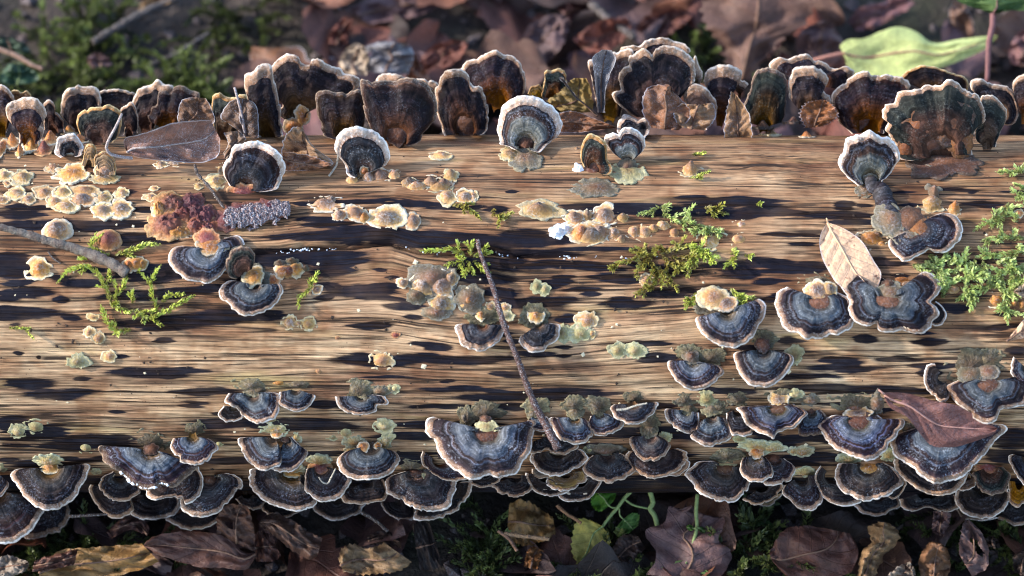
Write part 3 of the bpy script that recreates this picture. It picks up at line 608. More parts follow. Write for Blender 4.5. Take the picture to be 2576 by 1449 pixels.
D('C1', '1900,150', '1730,150 1690,215 1750,240 1790,270 1840,320 1920,372 1990,370 2052,350 2085,310 2102,260 2112,160 2010,140', 'blue', 'ruffled blue bracket with a curled frilly top, leftmost of the mid-height pair', r=[(1900, 85, 150, 80, 'ruff'), (1960, 120, 90, 50, 'ruff')], wave=2.4, k=[(1910, 130, 70, 40, 'ruff')])
D('C1', '1770,250', '1690,245 1655,300 1670,340 1720,362 1780,355 1830,330 1805,270', 'dark', 'tiny bracket peeping out below the left side of the ruffled blue one', back=0.003)
D('C2', '320,115', '205,140 190,200 195,240 260,270 340,285 410,260 450,210 468,170 410,150', 'blue', 'small dark bracket joined to the right side of the ruffled blue one', r=[(340, 80, 120, 55, 'ruff'), (190, 70, 60, 25, 'amber')], k=[(325, 75, 30, 26, 'amber')])
D('C2', '820,170', '620,175 640,230 680,275 750,305 850,305 910,285 940,240 1010,235 1025,210 990,175 900,160', 'blue', 'lone dark bracket with a grey hump, left of centre at mid height', r=[(800, 125, 100, 75, 'ruff'), (960, 130, 70, 40, 'grim')], k=[(835, 140, 50, 50, 'ruff')], wave=1.6)
D('C2', '160,480', '0,480 -110,490 -105,540 -60,640 0,700 70,725 150,715 210,675 205,570', 'blue', 'left half of the cleft bracket pair with orange knob, below the ruffled blue one', r=[(170, 420, 105, 55, 'ruffgold')], k=[(175, 450, 50, 40, 'amber')], back=-0.001)
D('C2', '250,500', '205,560 210,660 140,725 180,750 260,740 340,700 400,620 400,580 350,545 290,480', 'blue', 'right half of the cleft bracket pair, overlapped by the left half', r=[(320, 485, 50, 40, 'ruffgold')], k=[(240, 490, 40, 28, 'brown')])
D('C2', '880,540', '690,590 640,640 640,700 690,770 790,805 900,800 1010,770 1090,700 1105,640 1070,590 990,575', 'blue', 'smooth half-round bracket with two orange knobs and pale discs above it', k=[(830, 560, 45, 42, 'amber'), (940, 548, 30, 28, 'amber')], r=[(760, 510, 85, 50, 'ruffgold'), (990, 520, 55, 45, 'ruffgold')], back=-0.003)
D('C2', '300,750', '70,715 -30,730 -30,790 0,880 60,950 180,1000 300,1035 400,1025 480,970 400,870 390,770', 'brown', 'large dull bracket with orange lumps at its base, under the cleft pair', k=[(300, 750, 85, 40, 'amber')], r=[(300, 720, 90, 35, 'ruffgold')], back=0.002)
D('C2', '510,700', '400,720 385,800 385,890 440,940 540,965 640,940 700,870 730,800 690,750 600,715', 'brown', 'reddish bracket with a broad rusty base and a white fibre across it', k=[(500, 715, 85, 60, 'red')], r=[(500, 655, 105, 42, 'ruffgold')], back=-0.001)
D('C2', '850,810', '650,920 690,970 780,990 900,985 980,960 1015,920 990,800', 'dark', 'shadowed bracket hanging under the smooth half-round one', back=0.004, margin='tan')
D('C2', '640,940', '445,1000 480,1050 560,1095 650,1108 740,1080 800,1050 855,985', 'dark', 'lowest crescent bracket below the reddish one', back=0.012)
D('C2', '-60,900', '-142,955 -80,1010 -10,1030 50,1022 120,960', 'dark', 'narrow bracket edge showing left of and under the large dull one', back=0.010)
D('C2', '210,960', '45,985 80,1040 160,1075 240,1082 320,1060 390,1025', 'dark', 'tan crescent bracket below the large dull one', back=0.011, margin='tan')
D('C2', '1230,740', '1150,740 1010,790 995,860 1010,910 1100,950 1200,1010 1300,1040 1400,1040 1480,1000 1510,930 1545,820 1450,780 1310,720', 'brown', 'broad bracket with pale green patch by its orange base, left below the biggest', k=[(1215, 750, 65, 32, 'brown'), (1355, 765, 85, 65, 'green')], r=[(1200, 690, 95, 40, 'ruff')], back=-0.001)
D('C2', '1420,890', '1212,1050 1215,1100 1300,1110 1420,1095 1530,1040 1600,960 1640,880 1648,820 1570,820', 'dark', 'long dark crescent bracket behind the broad one with the pale green patch', back=0.010)
D('C2', '1090,970', '965,975 990,1040 1060,1090 1130,1105 1210,1092 1225,1000', 'dark', 'low dark bracket under the left side of the broad pale-green-patched one', back=0.011)
D('C2', '1400,670', '1285,590 1275,650 1300,710 1370,770 1460,805 1560,805 1610,790 1540,640 1390,590', 'brown', 'thin-banded bracket tucked under the left wing of the biggest blue one', back=0.002, margin='tan')
D('C2', '1760,430', '1640,420 1560,428 1480,430 1430,380 1370,330 1310,350 1305,440 1380,520 1400,590 1450,660 1540,740 1660,800 1760,780 1890,780 1980,750 2035,670 2085,600 2102,500 2117,430 2147,380 2112,350 2042,375 1942,400 1870,400', 'blue', 'biggest bracket of all, a blue-grey fan with raised left tip at the bottom centre', k=[(1755, 475, 130, 55, 'brown'), (1760, 410, 85, 55, 'green'), (1750, 345, 45, 35, 'brown')], r=[(1750, 285, 135, 80, 'ruff'), (1605, 325, 60, 75, 'ruff')], back=-0.009, mw=0.87, wave=1.5, H=0.006)
D('C2', '1750,750', '1612,790 1640,830 1720,855 1810,845 1895,785', 'dark', 'small tan-rimmed bracket just beneath the tip of the biggest blue one', margin='tan', back=0.004)
D('C3', '70,690', '-115,765 -60,820 30,845 110,840 195,790 150,690', 'dark', 'bracket right below the right wing of the biggest blue one, hanging over the moss', back=0.004, margin='tan')
D('C3', '215,230', '165,270 190,330 260,362 310,350 335,290 300,245', 'blue', 'small bracket crossed by the upper part of the red-brown stem tip', r=[(215, 160, 92, 65, 'ruff')], k=[(200, 220, 50, 45, 'ruff')])
D('C3', '515,250', '430,280 340,250 325,290 360,350 420,430 500,455 580,440 640,400 650,370 615,290 590,260', 'blue', 'left one of the twin-lobed brackets right of the red-brown stem, with a tall grey neck', r=[(500, 150, 90, 55, 'ruff')], k=[(515, 210, 70, 60, 'ruff')], back=-0.002)
D('C3', '695,215', '640,240 620,290 650,370 720,385 800,370 870,320 878,290 810,255 760,225', 'blue', 'right one of the twin-lobed brackets right of the red-brown stem', r=[(690, 150, 95, 55, 'ruff')], k=[(690, 190, 60, 50, 'ruff')], back=-0.001)
D('C3', '950,145', '850,150 790,165 800,220 840,270 920,300 1000,295 1080,250 1130,190 1140,140 1050,140', 'night', 'cupped bracket with a pale twig scrap lying in it, right of the twin-lobed pair', r=[(960, 95, 75, 45, 'ruff')], back=-0.004, wave=1.8)
D('C3', '350,380', '180,440 180,518 250,515 290,490 350,520 430,530 500,500 537,460 460,410', 'dark', 'two-lobed brown bracket on which the foot of the red-brown stem rests', back=0.001, margin='tan')
D('C3', '390,500', '180,520 180,590 240,650 320,695 420,695 520,650 590,600 614,560 570,500 500,485', 'dark', 'wide tan-rimmed bracket directly below the foot of the red-brown stem', back=0.005, margin='cream')
D('C3', '450,660', '300,710 310,760 370,795 450,803 540,770 598,720 590,660', 'tan', 'pale brown bracket second from the bottom in the stack below the stem foot', margin='cream', back=0.009)
D('C3', '290,690', '140,670 150,730 190,790 260,840 340,850 420,830 465,795 300,715', 'dark', 'pale-rimmed bracket at the left of the stack below the stem foot', margin='cream', back=0.013)
D('C3', '560,720', '385,850 450,885 530,893 620,860 680,800 708,735 650,685', 'dark', 'lowest bracket of the stack below the stem foot, swung out to its right', margin='cream', back=0.015)
D('C3', '250,640', '190,640 200,690 250,715 325,700', 'tan', 'scrap of tan bracket showing left under the wide tan-rimmed one', margin='tan', back=0.011)
D('C3', '750,525', '640,540 570,640 640,705 730,742 820,735 900,700 970,650 920,560 860,520', 'brown', 'dull grey bracket between the stem-foot stack and the double-decker bracket', r=[(740, 500, 130, 45, 'grim')], back=0.002, margin='tan')
D('C3', '1085,390', '1020,390 940,400 930,440 960,510 1000,560 1080,582 1150,570 1210,520 1238,460 1200,420 1145,390', 'brown', 'upper deck of the double-decker bracket, on a tall yellow-green neck', k=[(1080, 340, 70, 62, 'ruff')], r=[(1080, 285, 85, 65, 'ruff'), (1190, 400, 50, 38, 'green')], back=-0.004, margin='tan')
D('C3', '1120,520', '920,505 893,560 920,610 970,650 1020,690 1110,707 1220,690 1300,650 1350,590 1357,520 1290,485', 'dark', 'lower deck of the double-decker bracket, broad with a tan rim', back=0.002, margin='tan')
D('C3', '1290,600', '1220,690 1290,687 1350,650 1378,600 1350,555', 'tan', 'sliver of bracket behind the right end of the double-decker', back=0.008)
D('C3', '1360,200', '1300,195 1210,190 1203,240 1240,300 1310,350 1380,372 1435,350 1450,280 1440,215', 'blue', 'left one of the triple row of necked brackets, wing spread to the left', r=[(1340, 120, 82, 50, 'ruff')], k=[(1380, 180, 62, 62, 'ruff')])
D('C3', '1545,235', '1450,290 1428,330 1430,375 1392,380 1420,420 1500,462 1590,462 1660,430 1700,390 1680,330 1640,255', 'blue', 'middle one of the triple row of necked brackets, lowest with a dark tongue', r=[(1590, 190, 90, 60, 'ruff'), (1510, 110, 68, 60, 'green')], k=[(1545, 190, 72, 55, 'ruff')], back=-0.002)
D('C3', '1745,190', '1660,220 1660,300 1690,380 1760,392 1840,380 1853,350 1820,260 1800,190', 'night', 'right one of the triple row of necked brackets, partly under its neighbour', r=[(1750, 110, 85, 50, 'ruff')], k=[(1750, 165, 60, 35, 'brown')], back=0.002)
D('C4', '155,180', '60,160 -40,165 -150,180 -110,230 -80,310 -20,350 60,380 120,411 150,370 220,345 300,310 360,250 372,205 270,150', 'blue', 'blue fan bracket with a brown saddle base and ragged golden rim', k=[(160, 190, 105, 40, 'brown'), (160, 120, 80, 55, 'grey')], r=[(170, 95, 110, 55, 'ruff'), (280, 80, 60, 40, 'green')], back=-0.006, wave=1.4)
D('C4', '410,215', '340,230 310,310 310,370 350,396 400,385 470,370 505,300 520,235 470,190', 'blue', 'narrow dark bracket squeezed between two large blue fans', r=[(405, 120, 85, 45, 'grim')], k=[(405, 180, 50, 40, 'brown')], margin='worn')
D('C4', '760,270', '680,250 600,235 500,270 450,310 490,370 540,440 620,500 720,545 850,574 920,540 980,480 1000,430 1060,390 1107,290 1070,260 1000,285 900,235', 'blue', 'large blue fan bracket immediately left of the red leaf', k=[(760, 285, 145, 62, 'brown'), (760, 225, 110, 50, 'grey'), (745, 175, 60, 40, 'brown')], r=[(750, 140, 160, 80, 'ruff'), (900, 150, 80, 90, 'grim')], back=-0.006, mw=0.87)
D('C4', '1400,330', '1200,330 1080,370 1020,410 1020,480 1060,560 1180,620 1220,680 1320,740 1430,747 1550,690 1650,600 1760,480 1782,430 1820,400 1878,350 1860,310 1760,300', 'blue', 'large two-lobed blue bracket that carries the red leaf', back=-0.004, mw=0.89, wave=1.2)
D('C4', '1300,590', '1030,565 1040,640 1110,710 1200,790 1300,832 1400,846 1500,810 1570,740 1590,670', 'dark', 'wide shadowed bracket directly under the one carrying the red leaf', back=0.003, margin='tan')
D('C4', '840,610', '720,600 615,605 588,680 600,750 660,820 760,870 860,882 960,850 1070,790 1098,740 1040,650 950,590', 'brown', 'grey bracket with broad rust-orange base, under the blue fan left of the red leaf', k=[(840, 630, 115, 52, 'amber')], r=[(690, 560, 80, 35, 'ruffgold'), (990, 530, 60, 50, 'ruffgold')], back=0.001)
D('C4', '560,690', '480,620 438,680 450,760 490,850 560,900 640,920 720,910 785,880 640,740', 'brown', 'grey speckled bracket behind the left side of the rust-based one', back=0.007)
D('C4', '920,840', '738,915 790,970 880,1000 960,990 1000,960 1072,925 1065,850', 'night', 'lowest dark bracket under the grey rust-based one', back=0.012)
D('C4', '1280,810', '1070,870 1090,930 1180,960 1280,930 1380,960 1450,962 1522,930 1510,840', 'night', 'wavy dark bracket at the bottom below the leaf-carrying pair', back=0.011)
D('C4', '1700,790', '1500,800 1500,880 1540,950 1630,1000 1730,1012 1820,980 1890,920 1914,850 1890,790', 'dark', 'round black bracket near the bottom right corner, below the mossy green one', back=0.009)
D('C4', '1560,930', '1508,945 1540,1000 1620,1022 1720,1027 1815,1008', 'tan', 'thin bracket lip under the round black one near the bottom right corner', back=0.016)
D('C4', '1960,890', '1812,1010 1860,1045 1950,1062 2050,1040 2085,950', 'dark', 'bracket at the very bottom of the right edge', back=0.015, margin='tan')
D('C4', '1755,625', '1620,670 1660,760 1700,810 1770,836 1850,810 1900,750 1912,680 1850,625', 'green', 'black-green mossy bracket with a rusty neck, hanging near the right edge', k=[(1740, 610, 105, 85, 'red')], margin='worn', back=0.000)
D('C4', '2050,560', '1930,530 1898,550 1930,640 1980,730 2050,800 2150,800 2160,560', 'night', 'blue-black bracket cut by the right edge of the photo, low down', back=-0.003)
D('C4', '1980,740', '1900,730 1903,880 1960,927 2010,900 2055,820 2045,730', 'amber', 'rusty bracket squeezed between the round black one and the right edge', back=0.006, margin='tan')
D('C4', '1590,690', '1515,800 1570,806 1632,775 1640,715 1600,670', 'tan', 'small folded bracket left of the mossy green one', back=0.004)
D('C4', '1030,750', '965,845 1040,857 1100,810 1122,740 1080,690', 'dark', 'small brown bracket at the right shoulder of the rust-based one', back=0.005, margin='tan')
D('C3', '1650,620', '1560,580 1440,590 1380,640 1353,680 1400,740 1440,800 1520,850 1620,885 1700,895 1770,850 1820,780 1832,720 1790,630', 'brown', 'large smoky grey bracket with a pale saddle ringed in brown', k=[(1650, 635, 100, 45, 'brown'), (1650, 590, 85, 62, 'green')], r=[(1660, 540, 110, 45, 'ruff')], back=0.000)
D('C3', '1890,530', '1770,560 1765,660 1820,720 1880,742 1960,720 2007,680 2000,620 1950,550', 'brown', 'small bracket with an orange base at the right shoulder of the smoky grey one', k=[(1885, 515, 52, 45, 'amber')], r=[(1890, 460, 120, 40, 'ruffgold')], back=-0.003)
D('C4', '130,550', '60,640 45,740 120,762 200,750 270,700 287,630 240,590 190,560', 'brown', 'bracket curving right beside the small orange-based one', k=[(120, 560, 60, 40, 'brown')], back=0.001)
D('C4', '40,770', '-115,870 -40,912 40,902 120,870 170,820 192,765 140,740', 'dark', 'shadowed bracket below the curving one, between two large grey ones', back=0.007, margin='tan')
D('C4', '70,850', '20,912 100,914 160,872 185,825', 'tan', 'thin tan lip under the shadowed bracket between two large grey ones', back=0.013)
D('C4', '330,690', '200,770 190,820 240,870 300,930 390,954 450,930 492,880 485,800 440,690', 'brown', 'soot-spotted grey bracket hanging alone against the dark ground', back=0.009)

# ------------------------------------------------------------------ brackets in the middle of the log and at its right end
GM = 'brackets scattered over the middle of the log'
def M(*a, **k): return bracket(*a, group=GM, **k)
M('C4', '1740,-10', '1600,-50 1430,10 1440,60 1500,140 1580,200 1640,260 1720,292 1800,270 1825,210 1850,190 1950,170 2050,140 2090,-10 1960,-60', 'blue', 'large lobed dark blue bracket above the red leaf at the right edge', k=[(1720, 15, 125, 50, 'brown'), (1610, -70, 100, 70, 'grim'), (1740, -90, 90, 70, 'grim')], r=[(1620, -150, 190, 120, 'ruff'), (1760, -190, 120, 90, 'ruff')], back=-0.006, margin='cream', wave=1.8)
M('C4', '1410,-40', '1340,-150 1290,-140 1262,-50 1280,30 1330,100 1390,130 1432,120 1450,70 1440,10', 'dark', 'small dark bracket left of and behind the large lobed one at the right edge', back=0.001)
M('B4', '2030,1370', '1940,1290 1915,1380 1950,1450 2010,1520 2100,1500 2120,1340', 'blue', 'frosted bracket cut by the right edge beside the large lobed one', back=-0.001)
M('B4', '470,850', '350,830 270,820 240,760 170,790 130,870 160,960 190,1050 260,1090 310,1100 360,1142 440,1152 510,1130 550,1105 610,1115 680,1080 740,1010 725,940 690,850 600,800', 'blue', 'large blue half-moon bracket left of the tan leaf foot, with an amber hump', k=[(470, 880, 135, 60, 'brown'), (450, 790, 95, 85, 'grey'), (545, 775, 50, 60, 'grey')], r=[(460, 715, 125, 62, 'ruff')], back=-0.004)
M('B4', '980,840', '860,800 820,740 740,650 650,670 618,720 650,790 700,870 690,920 720,990 780,1040 840,1047 900,1022 920,1072 1010,1097 1090,1082 1150,1092 1240,1107 1300,1070 1322,1000 1372,960 1360,910 1320,870 1370,800 1387,740 1340,670 1270,643 1200,680 1185,770 1090,800', 'blue', 'wide ruffled bracket with two upturned horns, overlapping the foot of the tan leaf', k=[(975, 870, 160, 70, 'brown'), (1000, 800, 105, 75, 'grim'), (990, 740, 50, 40, 'brown')], back=-0.007, wave=1.6, mw=0.88)
M('B4', '1330,930', '1310,1030 1350,1047 1402,1020 1424,970 1395,915 1345,870', 'dark', 'small bracket lobe under the right corner of the two-horned one', back=0.002)
M('B4', '1170,320', '1060,395 1000,398 998,460 1050,520 1110,552 1180,537 1250,500 1290,465 1340,490 1420,487 1500,440 1540,370 1547,290 1510,230 1440,198 1370,203 1300,230', 'night', 'black kidney-shaped bracket on knobbly grey stems, right of the tan leaf', k=[(1010, 250, 125, 115, 'grim'), (1150, 250, 135, 100, 'brown'), (1240, 310, 110, 90, 'rust'), (1110, 380, 100, 70, 'grim')], back=-0.006)
M('B3', '1660,930', '1560,990 1490,985 1435,985 1428,1040 1480,1110 1530,1160 1620,1200 1700,1212 1790,1180 1860,1130 1900,1060 1950,960 1957,900 1900,850 1850,880 1770,930', 'blue', 'grey and violet bracket below an amber lump wrapped in moss', k=[(1560, 840, 125, 90, 'cream'), (1650, 880, 80, 60, 'grey')], r=[(1560, 870, 150, 100, 'grim')], back=-0.004)
M('B3', '1400,1310', '1330,1320 1228,1315 1230,1370 1260,1440 1330,1503 1430,1535 1520,1510 1600,1440 1638,1390 1600,1350 1520,1352 1460,1340', 'blue', 'small pale-rimmed bracket with a fuzzy grey double base, above the triple row', r=[(1370, 1255, 88, 58, 'ruff'), (1540, 1285, 100, 62, 'ruff')], k=[(1390, 1290, 62, 62, 'grim')], back=-0.002)
M('B3', '1935,1230', '1860,1235 1780,1240 1722,1262 1725,1340 1770,1420 1840,1490 1920,1512 2020,1490 2100,1420 2150,1340 2155,1280 2100,1252 2010,1235', 'blue', 'neat half-round bracket with a red knob, a pale green disc at its right', r=[(1940, 1145, 105, 62, 'ruff')], k=[(1930, 1190, 55, 58, 'brown')], back=-0.003)
M('B3', '240,1040', '170,1100 105,1130 98,1180 150,1230 220,1252 280,1242 312,1195 380,1150 404,1050 330,1030', 'night', 'small violet bracket with an orange eye above it, right of the red-brown stem', k=[(220, 980, 62, 55, 'amber')], r=[(220, 980, 110, 92, 'ruff')], back=-0.002, mw=0.78)
M('B2', '1730,1040', '1640,1036 1580,1036 1535,1050 1540,1120 1580,1190 1650,1227 1740,1237 1830,1190 1900,1100 1924,1050 1830,1040', 'night', 'neat half-disc bracket with broad white rim touching the red-brown stem', k=[(1715, 970, 38, 38, 'amber')], r=[(1740, 980, 135, 65, 'ruff')], back=-0.002, mw=0.74)
M('B1', '1580,480', '1470,450 1360,450 1290,475 1270,540 1300,610 1370,670 1450,710 1550,727 1640,690 1700,620 1725,540 1800,450 1845,435 1790,370 1690,390', 'blue', 'large grey-banded bracket with a ringed orange neck, under the red-brown lump', k=[(1590, 450, 118, 68, 'amber'), (1560, 390, 95, 70, 'red')], back=-0.005, margin='cream', mw=0.88)
M('B1', '1925,740', '1850,760 1800,715 1730,712 1665,760 1662,830 1730,880 1760,930 1850,967 1930,957 2020,930 2080,880 2135,800 2124,740 2080,735 2010,760', 'blue', 'white-rimmed half-round bracket with an orange knob above, lowest of the left clump', k=[(1925, 675, 82, 80, 'amber')], r=[(1925, 690, 90, 85, 'grim')], back=-0.004)
M('B1', '1850,650', '1780,700 1710,660 1705,570 1745,490 1830,455 1910,475 1925,550 1905,620', 'green', 'curled dark green bracket wedged between the large banded one and the white-rimmed one', back=-0.006, margin='worn', beta=62)
# ------------------------------------------------------------------ brackets standing up on the upper half of the log
GU = 'brackets standing on the upper slope of the log'
def Q(*a, **k): return bracket(*a, group=GU, **k)
Q('A1', '1830,1430', '1730,1400 1680,1300 1690,1230 1740,1180 1760,1110 1850,1075 1950,1070 2050,1120 2120,1180 2152,1260 2130,1350 2080,1430 1960,1450', 'night', 'large upright bracket with grey bands and a rusty foot, behind the frosty crumb heap', k=[(1840, 1450, 112, 65, 'red')], margin='white', beta=66)
Q('A2', '830,1310', '770,1340 710,1320 690,1240 620,1150 615,1060 670,990 750,953 830,960 920,1000 1000,1070 1032,1180 1012,1240 950,1270 880,1300', 'night', 'upright dark fan with a thick white rim, left of centre on the upper slope', k=[(838, 1290, 38, 35, 'amber')], margin='white', mw=0.76, beta=66)
Q('A3', '140,1110', '60,1130 0,1100 -50,1080 -72,980 -42,830 0,780 90,730 170,723 250,750 340,800 400,880 422,950 390,1020 320,1080 250,1145 190,1140', 'frosted', 'white-rimmed fan with a silvery green centre, alone in the middle of the upper slope', k=[(142, 1100, 68, 62, 'brown')], r=[(140, 1200, 115, 85, 'grim'), (20, 1170, 90, 60, 'cream')], margin='white', mw=0.8, beta=66)
Q('A3', '950,1030', '870,1030 822,980 850,900 890,863 960,878 1000,895 1050,890 1087,930 1078,1000 1030,1050', 'night', 'rear one of the stacked pair of white-edged fans on a grey foot', margin='white', mw=0.74, back=0.004, beta=68)
Q('A3', '910,1230', '850,1190 800,1150 745,1080 745,1030 800,1012 850,1020 870,980 930,965 1000,990 1042,1050 1050,1110 1000,1170 960,1200', 'frosted', 'front one of the stacked pair of white-edged fans on a grey foot', k=[(910, 1255, 70, 62, 'grim')], r=[(920, 1300, 125, 75, 'green')], margin='white', mw=0.8, back=-0.003, beta=66)
Q('A3', '650,1280', '590,1260 556,1180 570,1100 600,1030 640,1008 700,1040 750,1090 762,1180 802,1260 790,1312 730,1320', 'green', 'tall twisted black-green bracket with a yellow edge, left of the stacked pair', k=[(650, 1320, 78, 80, 'brown'), (540, 1310, 48, 65, 'snow')], r=[(680, 1425, 180, 70, 'grim')], margin='gold', beta=64)
Q('A4', '860,1370', '770,1400 700,1350 640,1290 608,1220 650,1150 670,1060 740,1025 830,985 880,1010 940,1050 990,1045 1040,1090 1075,1190 1040,1250 1000,1310 940,1370', 'frosted', 'shell-like bracket with silvery fan centre and scalloped cream rim, upper right', k=[(850, 1370, 68, 58, 'grim')], margin='white', mw=0.83, beta=66, r=[(820, 1430, 85, 50, 'grim')])
q_ = spline(np.vstack([px('A4', pts('855,1360 870,1410')), px('B4', pts('930,25 955,100 985,180 1010,260'))]), 40); S3 = np.array([hit_log(p, R_LOG + 0.0022)[0] for p in q_])
t_ = np.linspace(0, 1, 40); rr_ = np.interp(t_, [0, 0.25, 0.45, 0.48, 0.72, 0.75, 1], [0.0030, 0.0034, 0.0052, 0.0042, 0.0054, 0.0046, 0.0062])
tv, tf = tube(S3, rr_ * (1 + 0.05 * (RNG.random(40) - 0.5)), 18)
so = mesh('fungus_stem', tv, tf, CAPM['night'], {'zone': np.repeat(0.2 + 0.5 * ((t_ * 2.6) % 1), 18), 'ang': np.tile(np.sin(np.linspace(0, math.pi, 18)), 40)})
tag(so, 'dark banded stem of fungus running down from the shell-like bracket', 'fungus stem')
Q('A1', '530,1170', '460,1190 413,1150 428,1070 470,1030 540,1008 590,1045 632,1110 612,1170 570,1185', 'night', 'small white-edged bracket on a stack of amber knobs, upper left', margin='white', mw=0.62, k=[(540, 1225, 88, 68, 'amber')], r=[(545, 1310, 125, 75, 'amber'), (400, 1270, 60, 35, 'cream')], beta=66)
Q('A1', '670,1260', '620,1250 638,1120 680,1085 722,1120 733,1200 712,1260', 'amber', 'narrow amber thumb-shaped bracket beside the amber-knobbed one', margin='gold', back=0.002)
Q('A1', '790,1330', '722,1320 708,1200 750,1148 830,1160 872,1230 862,1320', 'amber', 'short pale amber bracket right of the amber thumb, frosty at its foot', margin='gold', k=[(790, 1290, 75, 60, 'grey')], r=[(800, 1340, 115, 50, 'cream')])

GT = 'brackets lined up along the top edge of the log'
def T(*a, **k): 
    k.setdefault('margin', 'buff'); k.setdefault('lump', 0.0012); k.setdefault('rag', 0.55); k.setdefault('mw', 0.89); return bracket(*a, group=GT, **k)
T('A1', '210,1080', '150,1080 130,970 60,900 48,820 90,763 190,738 280,758 337,820 342,890 300,915 325,1000 290,1090', 'upright', 'mushroom-shaped upright bracket with a broad tan rim, near the left edge of the top row', margin='buff', mw=0.72, back=-0.005)
T('A1', '20,1010', '-60,1000 -70,700 0,648 60,680 105,730 80,900 50,1000', 'upright', 'dark bracket cut by the left edge at the start of the top row', back=0.006)
T('A1', '150,800', '70,740 90,690 150,688 220,700 240,745', 'amber', 'amber bracket lip just behind the mushroom-shaped one', margin='gold', back=0.010)
T('A1', '400,1010', '330,980 325,800 370,757 410,788 422,850 475,910 480,1000', 'upright', 'pointed brown bracket between the mushroom-shaped one and the scalloped one', back=0.002, margin='tan')
T('A1', '600,1000', '510,930 460,860 468,740 500,680 560,662 590,643 650,650 680,652 740,670 765,730 755,820 700,930', 'upright', 'scalloped tan-rimmed bracket, second tall one from the left in the top row', mw=0.8, back=0.004)
T('A1', '870,870', '765,815 743,750 750,700 830,680 890,673 960,690 1022,710 1000,810', 'upright', 'low black bracket right of and behind the scalloped one', back=0.010, margin='buff')
T('A1', '730,1080', '600,1010 575,930 610,850 680,813 760,815 830,798 880,830 912,870 905,1000 850,1075', 'green', 'black crumbling bracket with an orange top edge, in front of the scalloped one', margin='gold', back=-0.003)
T('A1', '970,1040', '930,1015 948,900 908,830 950,788 1000,768 1035,850 1042,1000', 'upright', 'thin edge-on bracket standing left of the knob-topped one', back=0.000, margin='tan')
T('A1', '1090,1000', '1040,930 1000,890 988,810 1028,700 1060,660 1140,640 1190,607 1235,640 1305,660 1300,740 1220,820 1160,970', 'upright', 'tan-rimmed bracket with a knob-like top bump, behind the frosted brown leaf', mw=0.8, back=0.005)
T('A1', '1240,970', '1130,920 1105,850 1180,780 1200,690 1290,690 1320,658 1400,657 1465,690 1505,730 1460,860 1350,950', 'upright', 'sooty bracket with a thin orange edge above the frosted brown leaf', back=0.000, margin='worn')
T('A1', '1670,1070', '1615,1020 1598,750 1650,703 1720,730 1850,720 1855,850 1750,1060', 'green', 'dark shaggy bracket behind the skeleton-veined leaf', back=0.003, margin='gold')
T('A2', '100,1050', '35,1040 0,980 -50,730 -68,650 -60,560 0,543 30,510 80,488 135,505 155,600 205,800 215,1030', 'upright', 'reddish bracket with a pale double-bumped top, just left of the tallest left one', back=0.006, mw=0.8)
T('A2', '320,890', '230,900 178,850 220,790 170,730 118,660 123,560 150,480 200,440 260,408 330,430 370,480 430,490 440,453 500,448 550,490 650,510 680,550 785,590 800,660 600,760 450,820 410,890', 'upright', 'tallest bracket left of centre, black with a woolly cream rim and amber foot', k=[(375, 870, 60, 90, 'amber'), (310, 960, 85, 70, 'amber')], mw=0.87, back=-0.001)
T('A2', '700,1040', '590,1050 530,1010 480,850 473,720 540,683 640,700 740,693 820,690 850,850 820,1000', 'upright', 'left lobe of the broad black double bracket, with a bluish corner', margin='worn', back=-0.003, mw=0.92)
T('A2', '1075,1080', '920,1040 855,900 825,750 812,605 900,618 960,610 1050,620 1150,593 1250,610 1332,660 1392,800 1372,900 1292,1000 1240,1072 1170,1100', 'upright', 'right lobe of the broad black double bracket, brown-domed with a green edge', margin='worn', k=[(1080, 1020, 85, 80, 'brown')], back=-0.006, mw=0.93)
T('A2', '1030,690', '925,640 930,590 960,560 1035,550 1120,570 1155,620', 'tan', 'pale biscuit-coloured bracket edge behind the broad double bracket', back=0.014, mw=0.45)
T('A2', '1320,720', '1205,640 1215,610 1290,598 1380,620 1405,670', 'tan', 'second pale bracket edge behind the right end of the broad double bracket', back=0.014, mw=0.5)
T('A2', '1600,1010', '1450,1025 1410,950 1383,850 1370,700 1400,640 1425,560 1480,528 1570,530 1622,570 1642,630 1700,648 1742,700 1774,850 1764,980 1730,1020', 'upright', 'hooded bracket with grey streaked flank and a round rusty belly', k=[(1600, 915, 125, 125, 'brown')], back=-0.004, mw=0.87)
T('A2', '1850,790', '1720,780 1640,640 1568,520 1630,458 1750,418 1830,387 1900,408 1980,440 2032,500 2055,600 2042,700 1960,790', 'upright', 'big round chocolate bracket with a finely scalloped rim, behind the hooded one', back=0.012, mw=0.9)
T('A3', '210,770', '145,690 180,640 240,638 275,690 270,760', 'amber', 'low amber bracket right of the big round chocolate one', back=0.008, margin='gold')
T('A3', '340,750', '268,730 288,600 288,543 340,533 400,518 442,560 452,650 410,740', 'green', 'ragged yellow-edged bracket scrap near the middle of the top row', back=0.007, margin='gold')
T('A3', '770,880', '690,850 658,700 635,560 612,500 628,460 680,448 800,400 870,378 960,380 965,550 910,700 860,880', 'upright', 'dark tall bracket behind the curled frosted leaf, left of the giant one', back=0.004, mw=0.87)
T('A3', '1150,520', '950,430 868,400 880,358 960,348 1000,350 1060,308 1160,288 1270,310 1352,340 1384,390 1330,450', 'upright', 'topmost bracket rim showing over the giant dark one', back=0.014, mw=0.76)
T('A3', '1130,860', '1000,890 950,875 880,820 820,760 806,700 860,680 848,590 880,520 930,500 920,450 960,400 1040,373 1092,402 1130,370 1220,348 1330,380 1402,440 1424,520 1413,620 1345,705 1280,780 1240,850', 'upright', 'giant three-lobed dark bracket with a tan rim, tallest of the top row', k=[(1140, 660, 105, 70, 'brown')], mw=0.87, back=-0.002, H=0.004)
